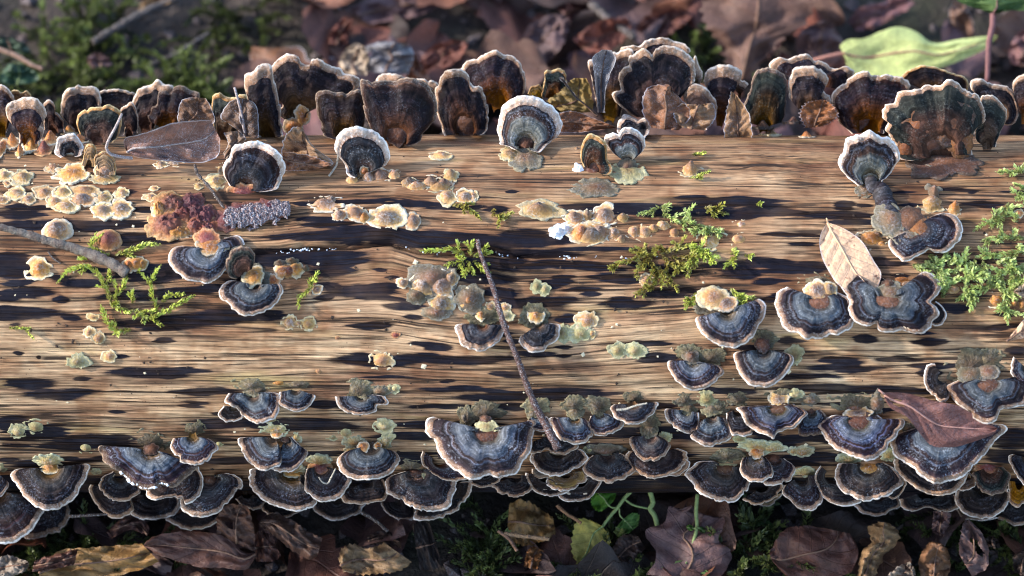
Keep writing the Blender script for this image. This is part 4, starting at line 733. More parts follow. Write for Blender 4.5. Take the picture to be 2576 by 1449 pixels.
T('A3', '1400,680', '1385,600 1420,420 1445,480 1484,560 1455,660', 'tan', 'tan bracket flap on the right flank of the giant dark one', back=0.006, mw=0.5)
T('A3', '1445,900', '1370,860 1338,720 1380,650 1430,628 1500,660 1550,730 1583,770 1575,900 1530,980', 'amber', 'small amber-hearted bracket at the lower right of the giant dark one', back=-0.004, margin='buff', mw=0.76)
T('A3', '1600,920', '1545,800 1510,680 1488,600 1520,530 1580,498 1680,493 1750,518 1773,580 1710,700 1690,870', 'upright', 'round-headed dark bracket with a wide tan rim, right of the giant one', mw=0.76, back=0.004)
T('A3', '1760,720', '1705,660 1708,600 1750,583 1800,608 1824,640', 'tan', 'tiny pale bracket behind the round-headed dark one', back=0.008, mw=0.5)
T('A4', '50,960', '-90,920 -100,800 -60,690 -20,560 40,513 120,528 190,560 223,620 220,720 200,920', 'green', 'black bracket with a green-tinged top and rusty lower half, right part of the top row', margin='worn', back=0.000, mw=0.93)
T('A4', '420,640', '200,600 98,530 108,470 170,438 230,450 300,418 380,413 430,445 520,480 580,520 660,503 720,530 743,580 710,690', 'upright', 'long wavy tan-rimmed bracket behind, left of the bright green leaf', back=0.012, mw=0.8)
T('A4', '380,910', '240,740 238,620 270,540 330,503 420,498 480,530 535,580 530,630 500,670 543,720 553,780 530,890', 'upright', 'knob-headed bracket with beaded tan rim in front of the long wavy one', back=0.000, mw=0.8)
T('A4', '850,1000', '720,1010 640,950 590,880 600,840 568,780 578,700 640,640 720,580 820,538 890,570 980,548 1080,578 1145,630 1133,700 1010,900 960,1010', 'upright', 'wide frosty-rimmed bracket below the bright green leaf', back=0.002, mw=0.9, k=[(740, 900, 100, 80, 'brown')])
T('A4', '1350,720', '1120,620 1090,578 1130,540 1200,508 1300,503 1400,528 1500,560 1572,600 1593,660 1560,730', 'upright', 'low dark bracket with a crumbling gold edge behind the giant layered one', back=0.012, margin='gold', mw=0.93)
T('A4', '1400,1170', '1170,1215 1068,1190 1040,1090 1000,1030 968,980 990,930 948,890 960,800 1030,778 1070,700 1160,678 1220,682 1270,628 1380,650 1440,608 1560,658 1595,700 1650,710 1694,770 1722,880 1722,912 1650,980 1612,1080 1622,1170', 'green', 'giant layered bracket with rusty lobes and a blue-green brow, right of the top row', k=[(1250, 960, 150, 130, 'rust'), (1470, 930, 165, 150, 'brown'), (1390, 1020, 80, 95, 'brown'), (1130, 1120, 80, 100, 'rust'), (1540, 1070, 95, 110, 'rust'), (1290, 1080, 90, 70, 'brown')], r=[(1430, 1235, 285, 110, 'brown'), (1370, 1210, 140, 60, 'grim')], margin='buff', mw=0.92, back=-0.003, beta=72)
T('A4', '1730,1120', '1650,1060 1638,950 1700,900 1688,740 1750,723 1830,760 1880,840 1883,900 1835,1000 1795,1110', 'green', 'blackened bracket with white specks at the right shoulder of the giant layered one', margin='buff', back=-0.001, mw=0.92)
T('A4', '1830,870', '1640,700 1608,660 1620,608 1690,598 1760,630 1830,640 1900,660 1932,700 1965,770 1973,850 1935,940 1870,950', 'upright', 'tan-rimmed bracket behind the blackened one, near the right edge of the top row', back=0.006, mw=0.82)
T('A4', '2010,900', '1945,760 1928,640 1980,576 2060,576 2070,820', 'upright', 'bracket cut by the right edge at the end of the top row', back=0.006, mw=0.85)

# low amber knobs along the top edge
cluster('A1', [(240, 1095, 70, 75), (380, 1060, 70, 60), (90, 1080, 60, 60), (150, 1160, 40, 30), (330, 1130, 70, 45, 'red')], 'amber', 'amber and rust knobs in front of the mushroom-shaped bracket', h=70)
cluster('A1', [(10, 1120, 50, 85)], 'amber', 'amber knob cut by the left edge at the foot of the top row', h=40)
cluster('A1', [(520, 1000, 60, 40), (600, 1060, 60, 50), (690, 1040, 90, 70, 'brown')], 'amber', 'rusty knobs at the foot of the black crumbling bracket', h=50)
cluster('A3', [(1930, 960, 72, 80)], 'brown', 'dark rust knob at the foot of the green-tinged black bracket', h=50)
cluster('A4', [(270, 920, 60, 60, 'brown'), (100, 1015, 80, 45, 'cream'), (370, 1030, 60, 22, 'amber')], 'amber', 'low brown and buff knobs left of the crinkled brown leaf', h=40)
cluster('A3', [(1780, 1015, 45, 45, 'amber')], 'amber', 'round orange knob at the foot of the pointed leaf scrap', h=40)
# ------------------------------------------------------------------ young fungus buttons and crusts on the bare wood
GK = 'young fungus buttons dotted over the wood'
def K(tile, items, style, label, **k): return cluster(tile, items, style, label, group=GK, **k)
K('B1', [(120, 50, 85, 50), (10, 100, 65, 36), (210, 95, 62, 42)], 'cream', 'three cream buttons in a row at the left edge')
K('B1', [(330, 45, 78, 52), (470, 38, 75, 48), (640, 30, 115, 50), (620, 95, 95, 70, 'grey'), (780, 85, 68, 46), (920, 50, 62, 45), (490, 150, 105, 58), (775, 180, 88, 60, 'grey'), (910, 165, 95, 65, 'grey'), (410, 110, 70, 50)], 'cream', 'largest cream cluster of frosted buttons, upper left of the wood')
K('B1', [(430, 335, 110, 85)], 'grey', 'brown frosted button touching the upper side of the grey twig', h=95, skirt=0.92, ragged=0.09)
K('B1', [(815, 410, 97, 82)], 'red', 'round reddish button ringed by moss, above the grey twig', h=90, skirt=0.95, ragged=0.06)
K('B1', [(300, 620, 100, 78)], 'amber', 'lone amber button below the grey twig near the left edge', h=60)
K('B1', [(1025, 585, 88, 55), (975, 590, 45, 45), (1075, 590, 45, 45)], 'amber', 'orange lumpy button touching the end of the grey twig', h=55, skirt=0.95)
red = K('B1', [(1300, 130, 129, 88, 'red'), (1440, 125, 106, 70, 'plum'), (1270, 290, 165, 118, 'red'), (1470, 200, 106, 76, 'plum'), (1380, 210, 106, 70, 'red'), (1480, 300, 94, 82, 'red'), (1570, 330, 94, 94, 'red'), (1550, 220, 82, 94, 'plum'), (1200, 170, 53, 70, 'amber'), (1350, 345, 106, 53, 'amber'), (1240, 270, 47, 44, 'plum'), (1320, 240, 42, 40, 'plum'), (1350, 160, 40, 35, 'red'), (1500, 250, 40, 40, 'plum')], 'red', 'wine-red lumpy crust of frosted knobs, largest red patch on the log', skirt=0.95, lumps=1.3, h=52, ragged=0.16, nseg=46, nr=15, fq=2.4)
K('B1', [(672, 1098, 45, 40), (745, 1145, 58, 52)], 'cream', 'pair of small chalky rosettes below the curved moss on the left')
K('B1', [(585, 1318, 85, 60)], 'green', 'pale papery rosette at lower left of the wood')
K('B1', [(828, 1278, 55, 48)], 'cream', 'small cream rosette right of the pale papery one')
K('B1', [(705, 985, 52, 26)], 'cream', 'shredded whitish scrap of fungus left of the short moss strand')
K('A1', [(1215, 1242, 52, 32), (1315, 1238, 75, 22)], 'grey', 'flat greyish buttons under the frosted brown leaf')
K('A1', [(1500, 1402, 42, 28)], 'cream', 'tiny button left of the thin dark stalk of the frosted leaf')
K('A1', [(1635, 1370, 80, 52), (1660, 1290, 30, 60, 'cream')], 'cream', 'cream button at the left foot of the large upright grey-banded bracket')
K('B1', [(1135, 75, 52, 30), (1165, 12, 40, 18)], 'cream', 'two small cream buttons left of the wine-red crust')
K('A1', [(170, 1340, 90, 58), (30, 1325, 65, 50), (50, 1385, 30, 20)], 'cream', 'flat cream crust at the left edge under the top row')
K('B2', [(540, 125, 122, 58), (590, 100, 58, 48, 'grey')], 'grey', 'grey-brown two-humped button left of centre')
K('B2', [(650, 218, 62, 50), (770, 200, 90, 62), (838, 235, 48, 45, 'amber'), (1005, 240, 140, 92, 'grey'), (1205, 262, 68, 68)], 'grey', 'row of five joined buttons with one big frosted black-holed hump', h=55)
K('B2', [(230, 640, 70, 55), (320, 625, 62, 60), (270, 640, 60, 50, 'red'), (395, 618, 24, 24, 'grim'), (200, 580, 40, 25, 'grim'), (290, 565, 50, 25, 'grim')], 'amber', 'bright orange lumps beside the white-rimmed bracket of the left clump', h=60, skirt=0.95)
K('B2', [(150, 703, 48, 46)], 'amber', 'little orange disc below the bright orange lumps')
K('B2', [(477, 776, 40, 38)], 'grey', 'single grey bead beside a short moss strand')
K('B2', [(275, 1028, 68, 62), (345, 1030, 35, 30), (418, 1038, 64, 54)], 'cream', 'dumb-bell pair of pale crinkled rosettes below the left clump')
K('B2', [(637, 1142, 38, 26)], 'cream', 'tiny cream scrap between the dumb-bell rosettes and the sagging grain')
K('B2', [(1075, 1120, 36, 22)], 'red', 'tiny brown flake-like button on bare wood left of the half-disc bracket')
K('B2', [(970, 1308, 98, 72), (980, 1305, 55, 48, 'grey')], 'cream', 'crinkled rosette lying on a long black stain at the centre')
K('B2', [(490, 1390, 44, 38)], 'cream', 'small pinkish cream rosette above the lone dark bracket')
K('B2', [(1130, 728, 52, 36), (1350, 700, 190, 120, 'grim'), (1285, 745, 105, 98), (1410, 740, 135, 105), (1410, 885, 92, 88), (1380, 950, 110, 55, 'grim'), (1230, 820, 80, 60, 'grim'), (1375, 690, 60, 55), (1630, 850, 120, 95, 'grim'), (1625, 855, 82, 78, 'amber'), (1490, 700, 60, 60)], 'grey', 'big tan and grey frilled cluster at the centre of the log', h=62, skirt=0.85)
K('B2', [(1787, 905, 42, 42), (1900, 910, 46, 36), (1900, 970, 70, 42, 'green')], 'cream', 'small buttons on both sides of the red-brown stem')
K('A2', [(1420, 1172, 88, 34)], 'cream', 'flat cream crust behind, between the white-rimmed fan and the middle fan')
K('A2', [(745, 1365, 72, 45), (870, 1345, 70, 55, 'grey'), (950, 1325, 85, 60, 'grey'), (1060, 1325, 68, 48)], 'cream', 'knobbly frosted crust at the foot of the thick white-rimmed fan', h=48)
K('A2', [(1175, 1385, 92, 52, 'grey'), (1340, 1375, 75, 48, 'grey'), (1440, 1390, 65, 52, 'grey'), (1490, 1330, 75, 55), (1230, 1415, 110, 45), (1410, 1420, 120, 40)], 'cream', 'frosted lumpy crust with dark domes, right of the white-rimmed fan', h=52)
K('B2', [(1460, 72, 72, 66), (1600, 78, 75, 56, 'grey'), (1660, 70, 40, 45)], 'cream', 'two ragged frilled buttons above the moss, below the dark-domed crust')
K('B3', [(240, 178, 168, 72), (240, 165, 90, 62, 'grey')], 'cream', 'cream button with a greyish dome left of the snow-white lump', h=60)
K('B3', [(510, 235, 80, 62), (610, 220, 40, 50), (735, 220, 110, 82), (875, 242, 62, 46, 'cream')], 'grey', 'upper chain of brown frosted humps next to the snow-white lump', h=65)
K('B3', [(560, 350, 90, 80, 'amber'), (640, 365, 155, 92), (700, 345, 85, 72), (810, 355, 58, 58), (865, 402, 42, 38)], 'grey', 'lower chain of brown frosted humps touching the snow-white lump', h=70)
K('B3', [(395, 340, 72, 50), (440, 320, 50, 42), (370, 365, 45, 32)], 'snow', 'snow-white frosted lump at the left end of the brown humps', h=40, lumps=0.9)
K('B3', [(960, 345, 68, 62), (1040, 345, 75, 58), (1110, 320, 50, 50), (1180, 300, 75, 58), (1265, 348, 58, 48)], 'cream', 'zigzag chain of tan buttons leading to the pale moss', h=48)
K('B3', [(1530, 405, 108, 72), (1540, 370, 65, 50, 'grim')], 'cream', 'frilled cup with dark centre under the pale moss')
K('B3', [(1770, 288, 58, 42)], 'cream', 'upper pale disc of the two right of the pale moss', lumps=0.1)
K('B3', [(1750, 398, 82, 58), (1745, 385, 50, 42, 'grey')], 'cream', 'lower pinkish button of the two right of the pale moss')
K('B3', [(1055, 705, 55, 45)], 'cream', 'pale tan button nestling in the dark golden moss', h=45)
K('B3', [(230, 752, 46, 52), (290, 775, 50, 46)], 'green', 'pair of lemon-green buttons right of the stem, alone on dark wood')
K('B3', [(608, 1005, 84, 68), (555, 1110, 92, 70, 'green'), (425, 1100, 48, 68, 'green'), (645, 1110, 25, 35)], 'cream', 'greenish tiered discs right of the small violet bracket')
K('B3', [(838, 1235, 72, 60), (965, 1238, 80, 62)], 'green', 'pair of grey-green discs side by side, right of centre')
K('A3', [(1385, 1292, 90, 55), (1390, 1275, 50, 45, 'grim')], 'cream', 'lone pale cone-shaped button on the upper slope right of the stacked pair', h=75)
K('A3', [(530, 1125, 32, 16)], 'cream', 'tiny flat cream speck left of the twisted black-green bracket')
K('B4', [(1320, 130, 110, 80), (1330, 60, 62, 80, 'grim'), (1490, 165, 60, 56, 'amber')], 'cream', 'pointed frosty button with a small amber companion, upper right', h=80)
K('B4', [(860, 390, 125, 75), (900, 370, 70, 50, 'grim'), (940, 430, 60, 35)], 'amber', 'yellow crust at the left foot of the knobbly grey stems')
K('B4', [(1978, 200, 42, 32)], 'amber', 'small orange disc in the moss near the right edge')
K('B4', [(1480, 775, 70, 55)], 'cream', 'tan button in the moss right of the two-horned bracket', h=50)
K('B4', [(1800, 858, 75, 58), (1935, 880, 35, 36), (2000, 890, 40, 55)], 'amber', 'amber button and beads in the moss at the right edge', h=55)
K('B4', [(285, 1270, 70, 78), (295, 1290, 42, 45)], 'green', 'pale green rosette at the right of the neat half-round bracket')
K('B4', [(1090, 700, 130, 40), (1130, 735, 80, 45, 'grey')], 'amber', 'rust crust behind the two-horned bracket')
K('C1', [(140, 440, 72, 54), (272, 400, 84, 60)], 'green', 'pair of pale green rosettes near the lower left edge')
K('C1', [(650, 555, 70, 52)], 'green', 'ragged grey-green rosette left of the ice-chipped bracket')
K('C1', [(728, 742, 40, 24)], 'green', 'tiny pale button above the round tan-rimmed bracket')
K('C1', [(1655, 530, 36, 28)], 'green', 'tiny yellow-green button right of the small frosted bracket')
K('C1', [(10, 715, 42, 32)], 'green', 'pale button at the left edge above the cut-off bracket')
K('C2', [(1070, 117, 42, 32), (1030, 112, 26, 28)], 'green', 'pair of tiny round buttons right of the lone dark bracket')
K('C2', [(700, 445, 70, 52), (600, 480, 44, 26)], 'green', 'frilled yellow-green disc with a smaller one at its left')
K('C2', [(990, 397, 84, 52)], 'green', 'flat pale green disc above the smooth half-round bracket')
K('C2', [(735, 590, 48, 42)], 'cream', 'pale drop-shaped button hanging over the smooth half-round bracket')
K('C2', [(1010, 492, 55, 42)], 'green', 'small ochre disc at the right shoulder of the smooth half-round bracket')
K('C2', [(135, 345, 58, 35)], 'green', 'green frill under the right side of the ruffled blue bracket')
K('C4', [(340, 512, 88, 42), (270, 505, 40, 30)], 'ruffgold', 'ochre crust on bare wood above the soot-spotted bracket')
K('C4', [(540, 100, 32, 26), (300, 70, 50, 30)], 'green', 'pale beads left of the large blue fan')
K('C4', [(110, 480, 110, 45), (30, 480, 70, 45)], 'ruffgold', 'ochre crust spreading left above the curving bracket')
K('C4', [(1140, 330, 45, 35)], 'grim', 'grey-green bead between the red leaf and the large blue fan')
K('C4', [(350, 660, 100, 36)], 'ruffgold', 'ochre crust at the base of the soot-spotted bracket')
K('C3', [(620, 495, 40, 28)], 'green', 'small green button above the dull grey bracket')
K('C3', [(1760, 415, 55, 26)], 'green', 'yellow-green lip under the triple row of necked brackets')
# the frosted crumb heap beside the red crust
q0 = px('B1', (1800, 210)); P0, _ = hit_log(q0)
heap = thing('crumb_heap', P0, 'heap of grey frosted crumbs right of the wine-red crust', 'crumb heap')
for (x, y, rx, ry) in ((1700, 260, 95, 75), (1800, 210, 150, 95), (1930, 190, 140, 80), (2040, 180, 110, 75)):
    log_dome('mound', 'plum', px('B1', (x, y)), rx / 3, ry / 3, heap, h=0.0045, seed=x, lumps=0.9)
CRB = plain_material('frosty_crumbs', (0.13, 0.085, 0.085), 0.9, 0.7, 500, frost=0.7)
cen = []
for i in range(1500):
    x = 1630 + RNG.random() * 560; yc = 275 - (x - 1630) * 0.17; y = yc + RNG.normal() * 55
    if ((x - 1910) / 290)**2 + ((y - yc) / 105)**2 > 0.15 + 1.5 * (fbm(x / 80, y / 60, 3, 2) - 0.12): continue
    P_, _ = hit_log(px('B1', (x, y))); nn = norm_log(P_); cen.append((P_ + nn * (0.0042 * max(0.1, 1 - ((y - yc) / 95)**2) + 0.0002), nn))
crumbs('frosted_crumbs', cen, 0.0005, 0.0016, CRB, heap, 0.8)
# ------------------------------------------------------------------ moss
def moss_material(name, dark, mid, tip, frost):
    m, nt, bs = newmat(name); P = geo_pos(nt)
    a = attr(nt, 'age'); t = attr(nt, 'tip')
    col = ramp(nt, a, [(0, dark), (0.45, mid), (1, tip)])
    col = mixc(nt, 0.6, col, ramp(nt, noise(nt, P, 400, 2), [(0.3, 0.5), (0.5, 1.0), (0.7, 1.5)]), 'MULTIPLY')
    f = math_(nt, 'MULTIPLY', lerp_range(nt, t, 0.75, 1.0, 0, frost), lerp_range(nt, noise(nt, P, 260, 2), 0.42, 0.6, 0, 1))
    col = mixc(nt, f, col, (0.72, 0.80, 0.74, 1))
    nt.links.new(col, bs.inputs['Base Color']); bs.inputs['Roughness'].default_value = 0.45
    tr = nd(nt, 'ShaderNodeBsdfTranslucent', {'Color': col}); ms = nd(nt, 'ShaderNodeMixShader', {0: 0.35, 1: bs.outputs[0], 2: tr.outputs[0]})
    nt.links.new(ms.outputs[0], nt.nodes['Material Output'].inputs['Surface'])
    return m
MOSS = moss_material('moss_green', (0.16, 0.12, 0.04), (0.42, 0.45, 0.08), (0.66, 0.76, 0.15), 0.8)
MOSSD = moss_material('moss_golden', (0.13, 0.085, 0.02), (0.30, 0.25, 0.05), (0.55, 0.55, 0.11), 0.65)
MOSSP = moss_material('moss_pale', (0.22, 0.20, 0.08), (0.40, 0.46, 0.15), (0.60, 0.72, 0.25), 0.9)
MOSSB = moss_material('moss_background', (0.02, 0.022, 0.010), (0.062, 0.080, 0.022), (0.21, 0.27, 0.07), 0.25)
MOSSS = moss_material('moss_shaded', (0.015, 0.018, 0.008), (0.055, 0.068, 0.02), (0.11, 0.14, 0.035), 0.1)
def shoot_geo(path, up, ll=0.0030, step=0.0007, rng=RNG, a0=0.1, a1=1.0, per=3):
    """verts, faces, age, tip of one leafy moss shoot along a 3-D path"""
    L = np.linalg.norm(np.diff(path, axis=0), axis=1).sum(); n = max(6, int(L / step))
    path = spline(path, n); T = np.gradient(path, axis=0); T /= np.linalg.norm(T, axis=1)[:, None] + 1e-12
    vs, fs = tube(path[::3] if n > 12 else path, 0.00035, 4); vs = list(vs); ag = [0.12] * len(vs); tp = [0.0] * len(vs)
    for i in range(n):
        a = unit(np.cross(T[i], up)); b = np.cross(a, T[i]); u_ = i / (n - 1)
        taper = (0.55 + 0.45 * math.sin(math.pi * min(1, 0.25 + u_ * 0.55))) * (1 - 0.6 * max(0, u_ - 0.82) / 0.18)
        for k in range(per):
            w = rng.random() * 2 * math.pi; rad = a * math.cos(w) + b * math.sin(w)
            if np.dot(rad, up) < -0.55: rad = -rad
            d = unit(T[i] * (0.75 + 0.5 * rng.random()) + rad * (0.65 + 0.5 * rng.random())); l = ll * taper * (0.7 + 0.6 * rng.random())
            s = unit(np.cross(d, rad + 0.2 * rng.normal(size=3))) * l * 0.24
            v0 = len(vs); p = path[i]; bow = unit(np.cross(s, d)) * l * 0.08
            vs += [p, p + d * l * 0.45 + s + bow, p + d * l, p + d * l * 0.45 - s + bow, p + d * l * 0.42]
            fs += [(v0, v0 + 1, v0 + 4), (v0 + 1, v0 + 2, v0 + 4), (v0, v0 + 4, v0 + 3), (v0 + 4, v0 + 2, v0 + 3)]
            g = a0 + (a1 - a0) * (u_**0.8) * (0.75 + 0.4 * rng.random()); ag += [g * 0.6, g, g * 1.1, g, g * 0.8]; tp += [0, 0.45, 1, 0.45, 0.3]
    return vs, fs, ag, tp
def log_moss(tile, shoots, label, mat=None, ll=0.0025, a0=0.2, side=True, lift=0.0009, dens=0.016):
    """a mossy sprig creeping on the log: every traced strand is a shoot, with short side shoots of its own"""
    root = None
    for s in shoots:
        q = spline(px(tile, pts(s)), 14); P3 = []
        for i, p in enumerate(q):
            P_, _ = hit_log(p, R_LOG + lift * (0.5 + 1.2 * i / 13.0) + 0.0010 * RNG.random()); P3.append(P_)
        P3 = np.array(P3); N = norm_log(P3[7])
        if root is None: root = thing('moss_sprig', P3[0], label, 'moss', 'moss sprigs creeping on the log')
        V_, F_, A_, T_ = shoot_geo(P3, N, ll, a0=a0)
        L = np.linalg.norm(np.diff(P3, axis=0), axis=1).sum()
        if side:
            for j in range(max(1, int(L / dens))):
                i = int(2 + RNG.random() * 9); t = unit(P3[i + 1] - P3[i]); sd = np.cross(N, t) * (1 if RNG.random() < 0.5 else -1)
                l = 0.004 + 0.005 * RNG.random(); e = P3[i] + (t * 0.7 + sd * 0.75 + N * 0.15) * l
                v, f, a, tt = shoot_geo(np.array([P3[i], 0.5 * (P3[i] + e) + N * 0.0004, e]), N, ll * 0.85, a0=a0 + 0.1)
                F_ += [tuple(k + len(V_) for k in ff) for ff in f]; V_ += v; A_ += a; T_ += tt
        mesh('shoot', V_, F_, mat or MOSS, {'age': A_, 'tip': T_}, root, smooth=False)
    return root
log_moss('B1', ['830,515 760,500 700,470 690,420 730,350', '870,520 950,490 1040,460 1110,435 1210,435', '690,520 640,545 590,545'], 'moss strand ringing the round reddish button above the grey twig')
log_moss('B1', ['830,860 790,740 720,640 620,605 510,640 430,730', '880,880 870,830 930,750 950,660', '1130,990 1180,900 1150,830 1150,700 1210,590', '980,940 1060,950 1130,990 1230,950 1350,880 1470,820', '1220,870 1240,850 1280,800', '830,860 850,890 900,920 980,950', '1000,880 1005,820 1000,790', '1090,930 1060,960 1010,980', '800,720 840,695'], 'biggest bright moss tangle at the foot of the grey twig')
log_moss('B1', ['990,1085 930,1090 860,1080 800,1000 760,890', '900,1080 880,1110'], 'short curved moss strand below the biggest tangle')
log_moss('B1', ['70,1065 150,1070 235,1070'], 'flat yellowish moss streak near the left edge', lift=0.0005, ll=0.0018)
log_moss('B1', ['1030,640 1050,645 1055,640'], 'tiny bright moss tuft under the orange button at the twig end', side=False)
log_moss('B2', ['1600,520 1500,475 1400,480 1260,485', '1640,520 1640,470 1660,410', '1590,540 1570,580 1580,645', '1660,530 1730,505 1800,500', '1620,560 1640,610 1670,665', '1660,560 1720,600 1750,650', '1700,600 1760,615', '1540,500 1550,540'], 'moss patch crossed by the top of the red-brown stem', mat=MOSS)
log_moss('B2', ['1500,145 1580,145 1640,180 1720,250', '1600,150 1610,130'], 'slim moss strand slanting below the two ragged frilled buttons', mat=MOSSD)
log_moss('B2', ['1815,165 1820,215 1860,235 1845,310', '1860,240 1880,230'], 'short upright moss strand right of the slim slanting one', mat=MOSSD)
log_moss('B2', ['435,760 400,800 335,840', '440,770 430,720 480,700'], 'small moss strand by the single grey bead', mat=MOSS)
log_moss('B3', ['1150,160 1080,190 990,215', '1160,160 1200,150 1240,135', '1170,170 1220,230 1300,270', '1300,280 1350,240 1350,170', '1310,260 1340,300 1330,320'], 'frosty moss strand above the zigzag chain of buttons', mat=MOSSP)
log_moss('B3', ['1400,280 1480,310 1560,325 1640,340', '1410,300 1440,330', '1500,310 1520,350 1500,360', '1380,300 1400,270', '1450,310 1430,340 1400,350', '1560,320 1600,330 1610,310'], 'pale whitish moss draped over the frilled cup', mat=MOSSP, ll=0.0025)
gold = ['1150,520 1050,520 930,560 850,575 770,615', '1150,500 1250,475 1330,460 1400,435', '1100,520 1040,590 980,600', '1180,520 1220,600 1170,680 1170,770', '1250,520 1300,590 1260,670', '1300,530 1380,560 1360,690', '1330,520 1420,570 1410,620', '1050,540 990,630 985,700', '1160,600 1130,680 1110,740', '1040,755 1010,790 970,820', '850,580 800,620 780,630', '1200,480 1150,460 1100,480', '1220,560 1300,620 1340,610', '1080,560 1120,620 1090,640', '1210,640 1230,690 1210,750', '1280,500 1290,450', '1000,540 1000,510 1050,500', '1120,740 1080,770 1050,760']
log_moss('B3', gold, 'large golden-brown moss mat hanging right of the long crack', mat=MOSSD, dens=0.010, a0=0.15)
log_moss('B3', ['1400,440 1450,510 1540,520 1615,545', '1430,490 1480,530 1500,560', '1400,500 1470,490 1530,480', '1500,520 1560,560', '1390,470 1420,540 1440,570', '1400,430 1420,450'], 'bright green moss at the right end of the golden mat', mat=MOSS, a0=0.45)
log_moss('B3', ['1750,515 1690,560 1640,615', '1690,510 1740,500', '1800,520 1845,535'], 'small diagonal moss strand right of the bright green moss', mat=MOSS)
log_moss('B3', ['1500,170 1550,170 1570,235', '1560,165 1620,165', '1575,190 1600,190'], 'tiny forked moss tuft on the long dark stain, upper right of centre', mat=MOSSD)
log_moss('B3', ['1890,130 1915,135'], 'moss fleck on the ridge right of the tiny forked tuft', mat=MOSS, side=False)
log_moss('B3', ['1440,810 1400,870 1420,890', '1400,860 1340,850', '1690,765 1720,800 1760,820', '1720,900 1760,880 1810,870', '1740,840 1770,810', '1730,920 1750,890'], 'moss tufts wrapped round the amber lump', mat=MOSS)
log_moss('A3', ['1380,1345 1430,1340 1480,1340', '1440,1350 1450,1330'], 'little moss fringe under the pale cone-shaped button', mat=MOSS, ll=0.002)
log_moss('A3', ['1400,1170 1440,1165 1480,1170'], 'thin moss streak on the upper slope right of the stacked pair', mat=MOSS, lift=0.0006, ll=0.0018)
log_moss('B4', ['1900,120 1860,200 1790,260 1720,280 1630,335', '1760,260 1800,220 1845,160', '1870,230 1920,140', '1860,250 1760,310', '1940,270 1950,230 1910,200'], 'feathery moss branch pointing left, uppermost pair at the right edge', mat=MOSSP)
log_moss('B4', ['2020,395 1900,385 1800,390 1690,410', '1930,380 1950,330', '1830,385 1850,350', '1800,395 1830,420'], 'second feathery moss branch below the uppermost one at the right edge', mat=MOSSP)
log_moss('B4', ['2040,60 1970,50 1910,15', '1990,60 1960,90', '2030,20 1990,10'], 'moss tip poking in at the right edge above the feathery branches', mat=MOSSP)
log_moss('A4', ['2040,1300 1930,1300 1805,1300', '1960,1300 2000,1270', '1900,1305 1940,1330'], 'topmost moss frond at the right edge', mat=MOSSP)
rt = ['1700,620 1600,590 1560,560 1575,470', '2030,490 1900,510 1780,525 1650,530', '2030,590 1930,640 1850,650 1740,600', '1550,780 1580,700 1570,600', '1540,770 1600,850 1605,945', '1800,700 1700,790 1600,810 1500,860', '1830,660 1860,780 1880,900 1890,1040', '1400,840 1420,770 1480,710 1560,690', '1180,610 1280,600 1400,630 1500,650', '1170,590 1260,630 1330,690', '1290,520 1370,560 1450,530', '1350,640 1420,680 1450,720', '1480,640 1520,600 1530,540', '1560,660 1640,680 1720,650', '1950,520 1930,600 1990,650', '1700,560 1720,640 1680,700', '1620,800 1660,860', '1880,700 1960,740 2020,720', '1880,820 1940,800 2000,820', '1870,900 1840,930', '1440,590 1490,560 1500,510', '1260,560 1330,590 1400,570', '1800,570 1860,560 1940,560', '1640,560 1600,640 1610,700', '1780,760 1830,740', '1860,960 1910,930', '1950,450 2000,470', '1430,760 1390,720 1380,690', '2000,620 1960,700 1900,760', '1730,740 1790,700 1830,720']
log_moss('B4', rt, 'dense bright moss mat spreading in from the right edge', mat=MOSSP, ll=0.0029, dens=0.009, a0=0.3)

def clump(tile, p, w, h, label, mat, n=60, L=0.03, z=0.0, ll=0.004, seed=0):
    """a cushion of moss on the ground, shoots leaning every way"""
    rng = np.random.default_rng(seed); c = at_height(px(tile, p), z); V_, F_, A_, T_ = [], [], [], []
    for i in range(n):
        a, b = rng.normal() * 0.5, rng.normal() * 0.5
        p0 = c + np.array([a * w, b * h, 0]); p0[2] = float(ground_z(p0[0], p0[1])) + z * 0.3
        d = unit(np.array([rng.normal() * 0.7 + a * 0.6, rng.normal() * 0.7 - 0.25, 0.75])); l = L * (0.5 + 0.8 * rng.random())
        sag = np.array([0, 0, -0.25 * l]); pth = np.array([p0, p0 + d * l * 0.5, p0 + d * l + sag])
        v, f, g, t = shoot_geo(pth, np.array([0, 0, 1.0]), ll, 0.0014, rng, 0.15, 1.0, 3)
        F_ += [tuple(k + len(V_) for k in ff) for ff in f]; V_ += v; A_ += g; T_ += t
    return tag(mesh('moss_clump', V_, F_, mat, {'age': A_, 'tip': T_}, None, smooth=False), label, 'moss', 'moss cushions on the ground')
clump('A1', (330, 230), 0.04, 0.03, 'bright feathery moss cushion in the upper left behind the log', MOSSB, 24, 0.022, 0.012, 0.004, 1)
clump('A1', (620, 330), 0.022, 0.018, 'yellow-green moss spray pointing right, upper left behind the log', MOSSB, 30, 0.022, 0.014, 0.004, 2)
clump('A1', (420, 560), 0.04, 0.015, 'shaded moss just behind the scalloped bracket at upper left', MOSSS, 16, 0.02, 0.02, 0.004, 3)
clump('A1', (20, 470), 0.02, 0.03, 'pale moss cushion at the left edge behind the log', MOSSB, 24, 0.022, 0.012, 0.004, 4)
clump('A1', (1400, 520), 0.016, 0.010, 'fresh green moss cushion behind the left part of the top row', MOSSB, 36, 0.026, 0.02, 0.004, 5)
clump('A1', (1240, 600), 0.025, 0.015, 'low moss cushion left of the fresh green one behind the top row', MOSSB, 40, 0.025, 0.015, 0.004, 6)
clump('A1', (700, 60), 0.015, 0.02, 'small pale moss tuft at the top edge, upper left', MOSSB, 25, 0.03, 0.01, 0.004, 7)
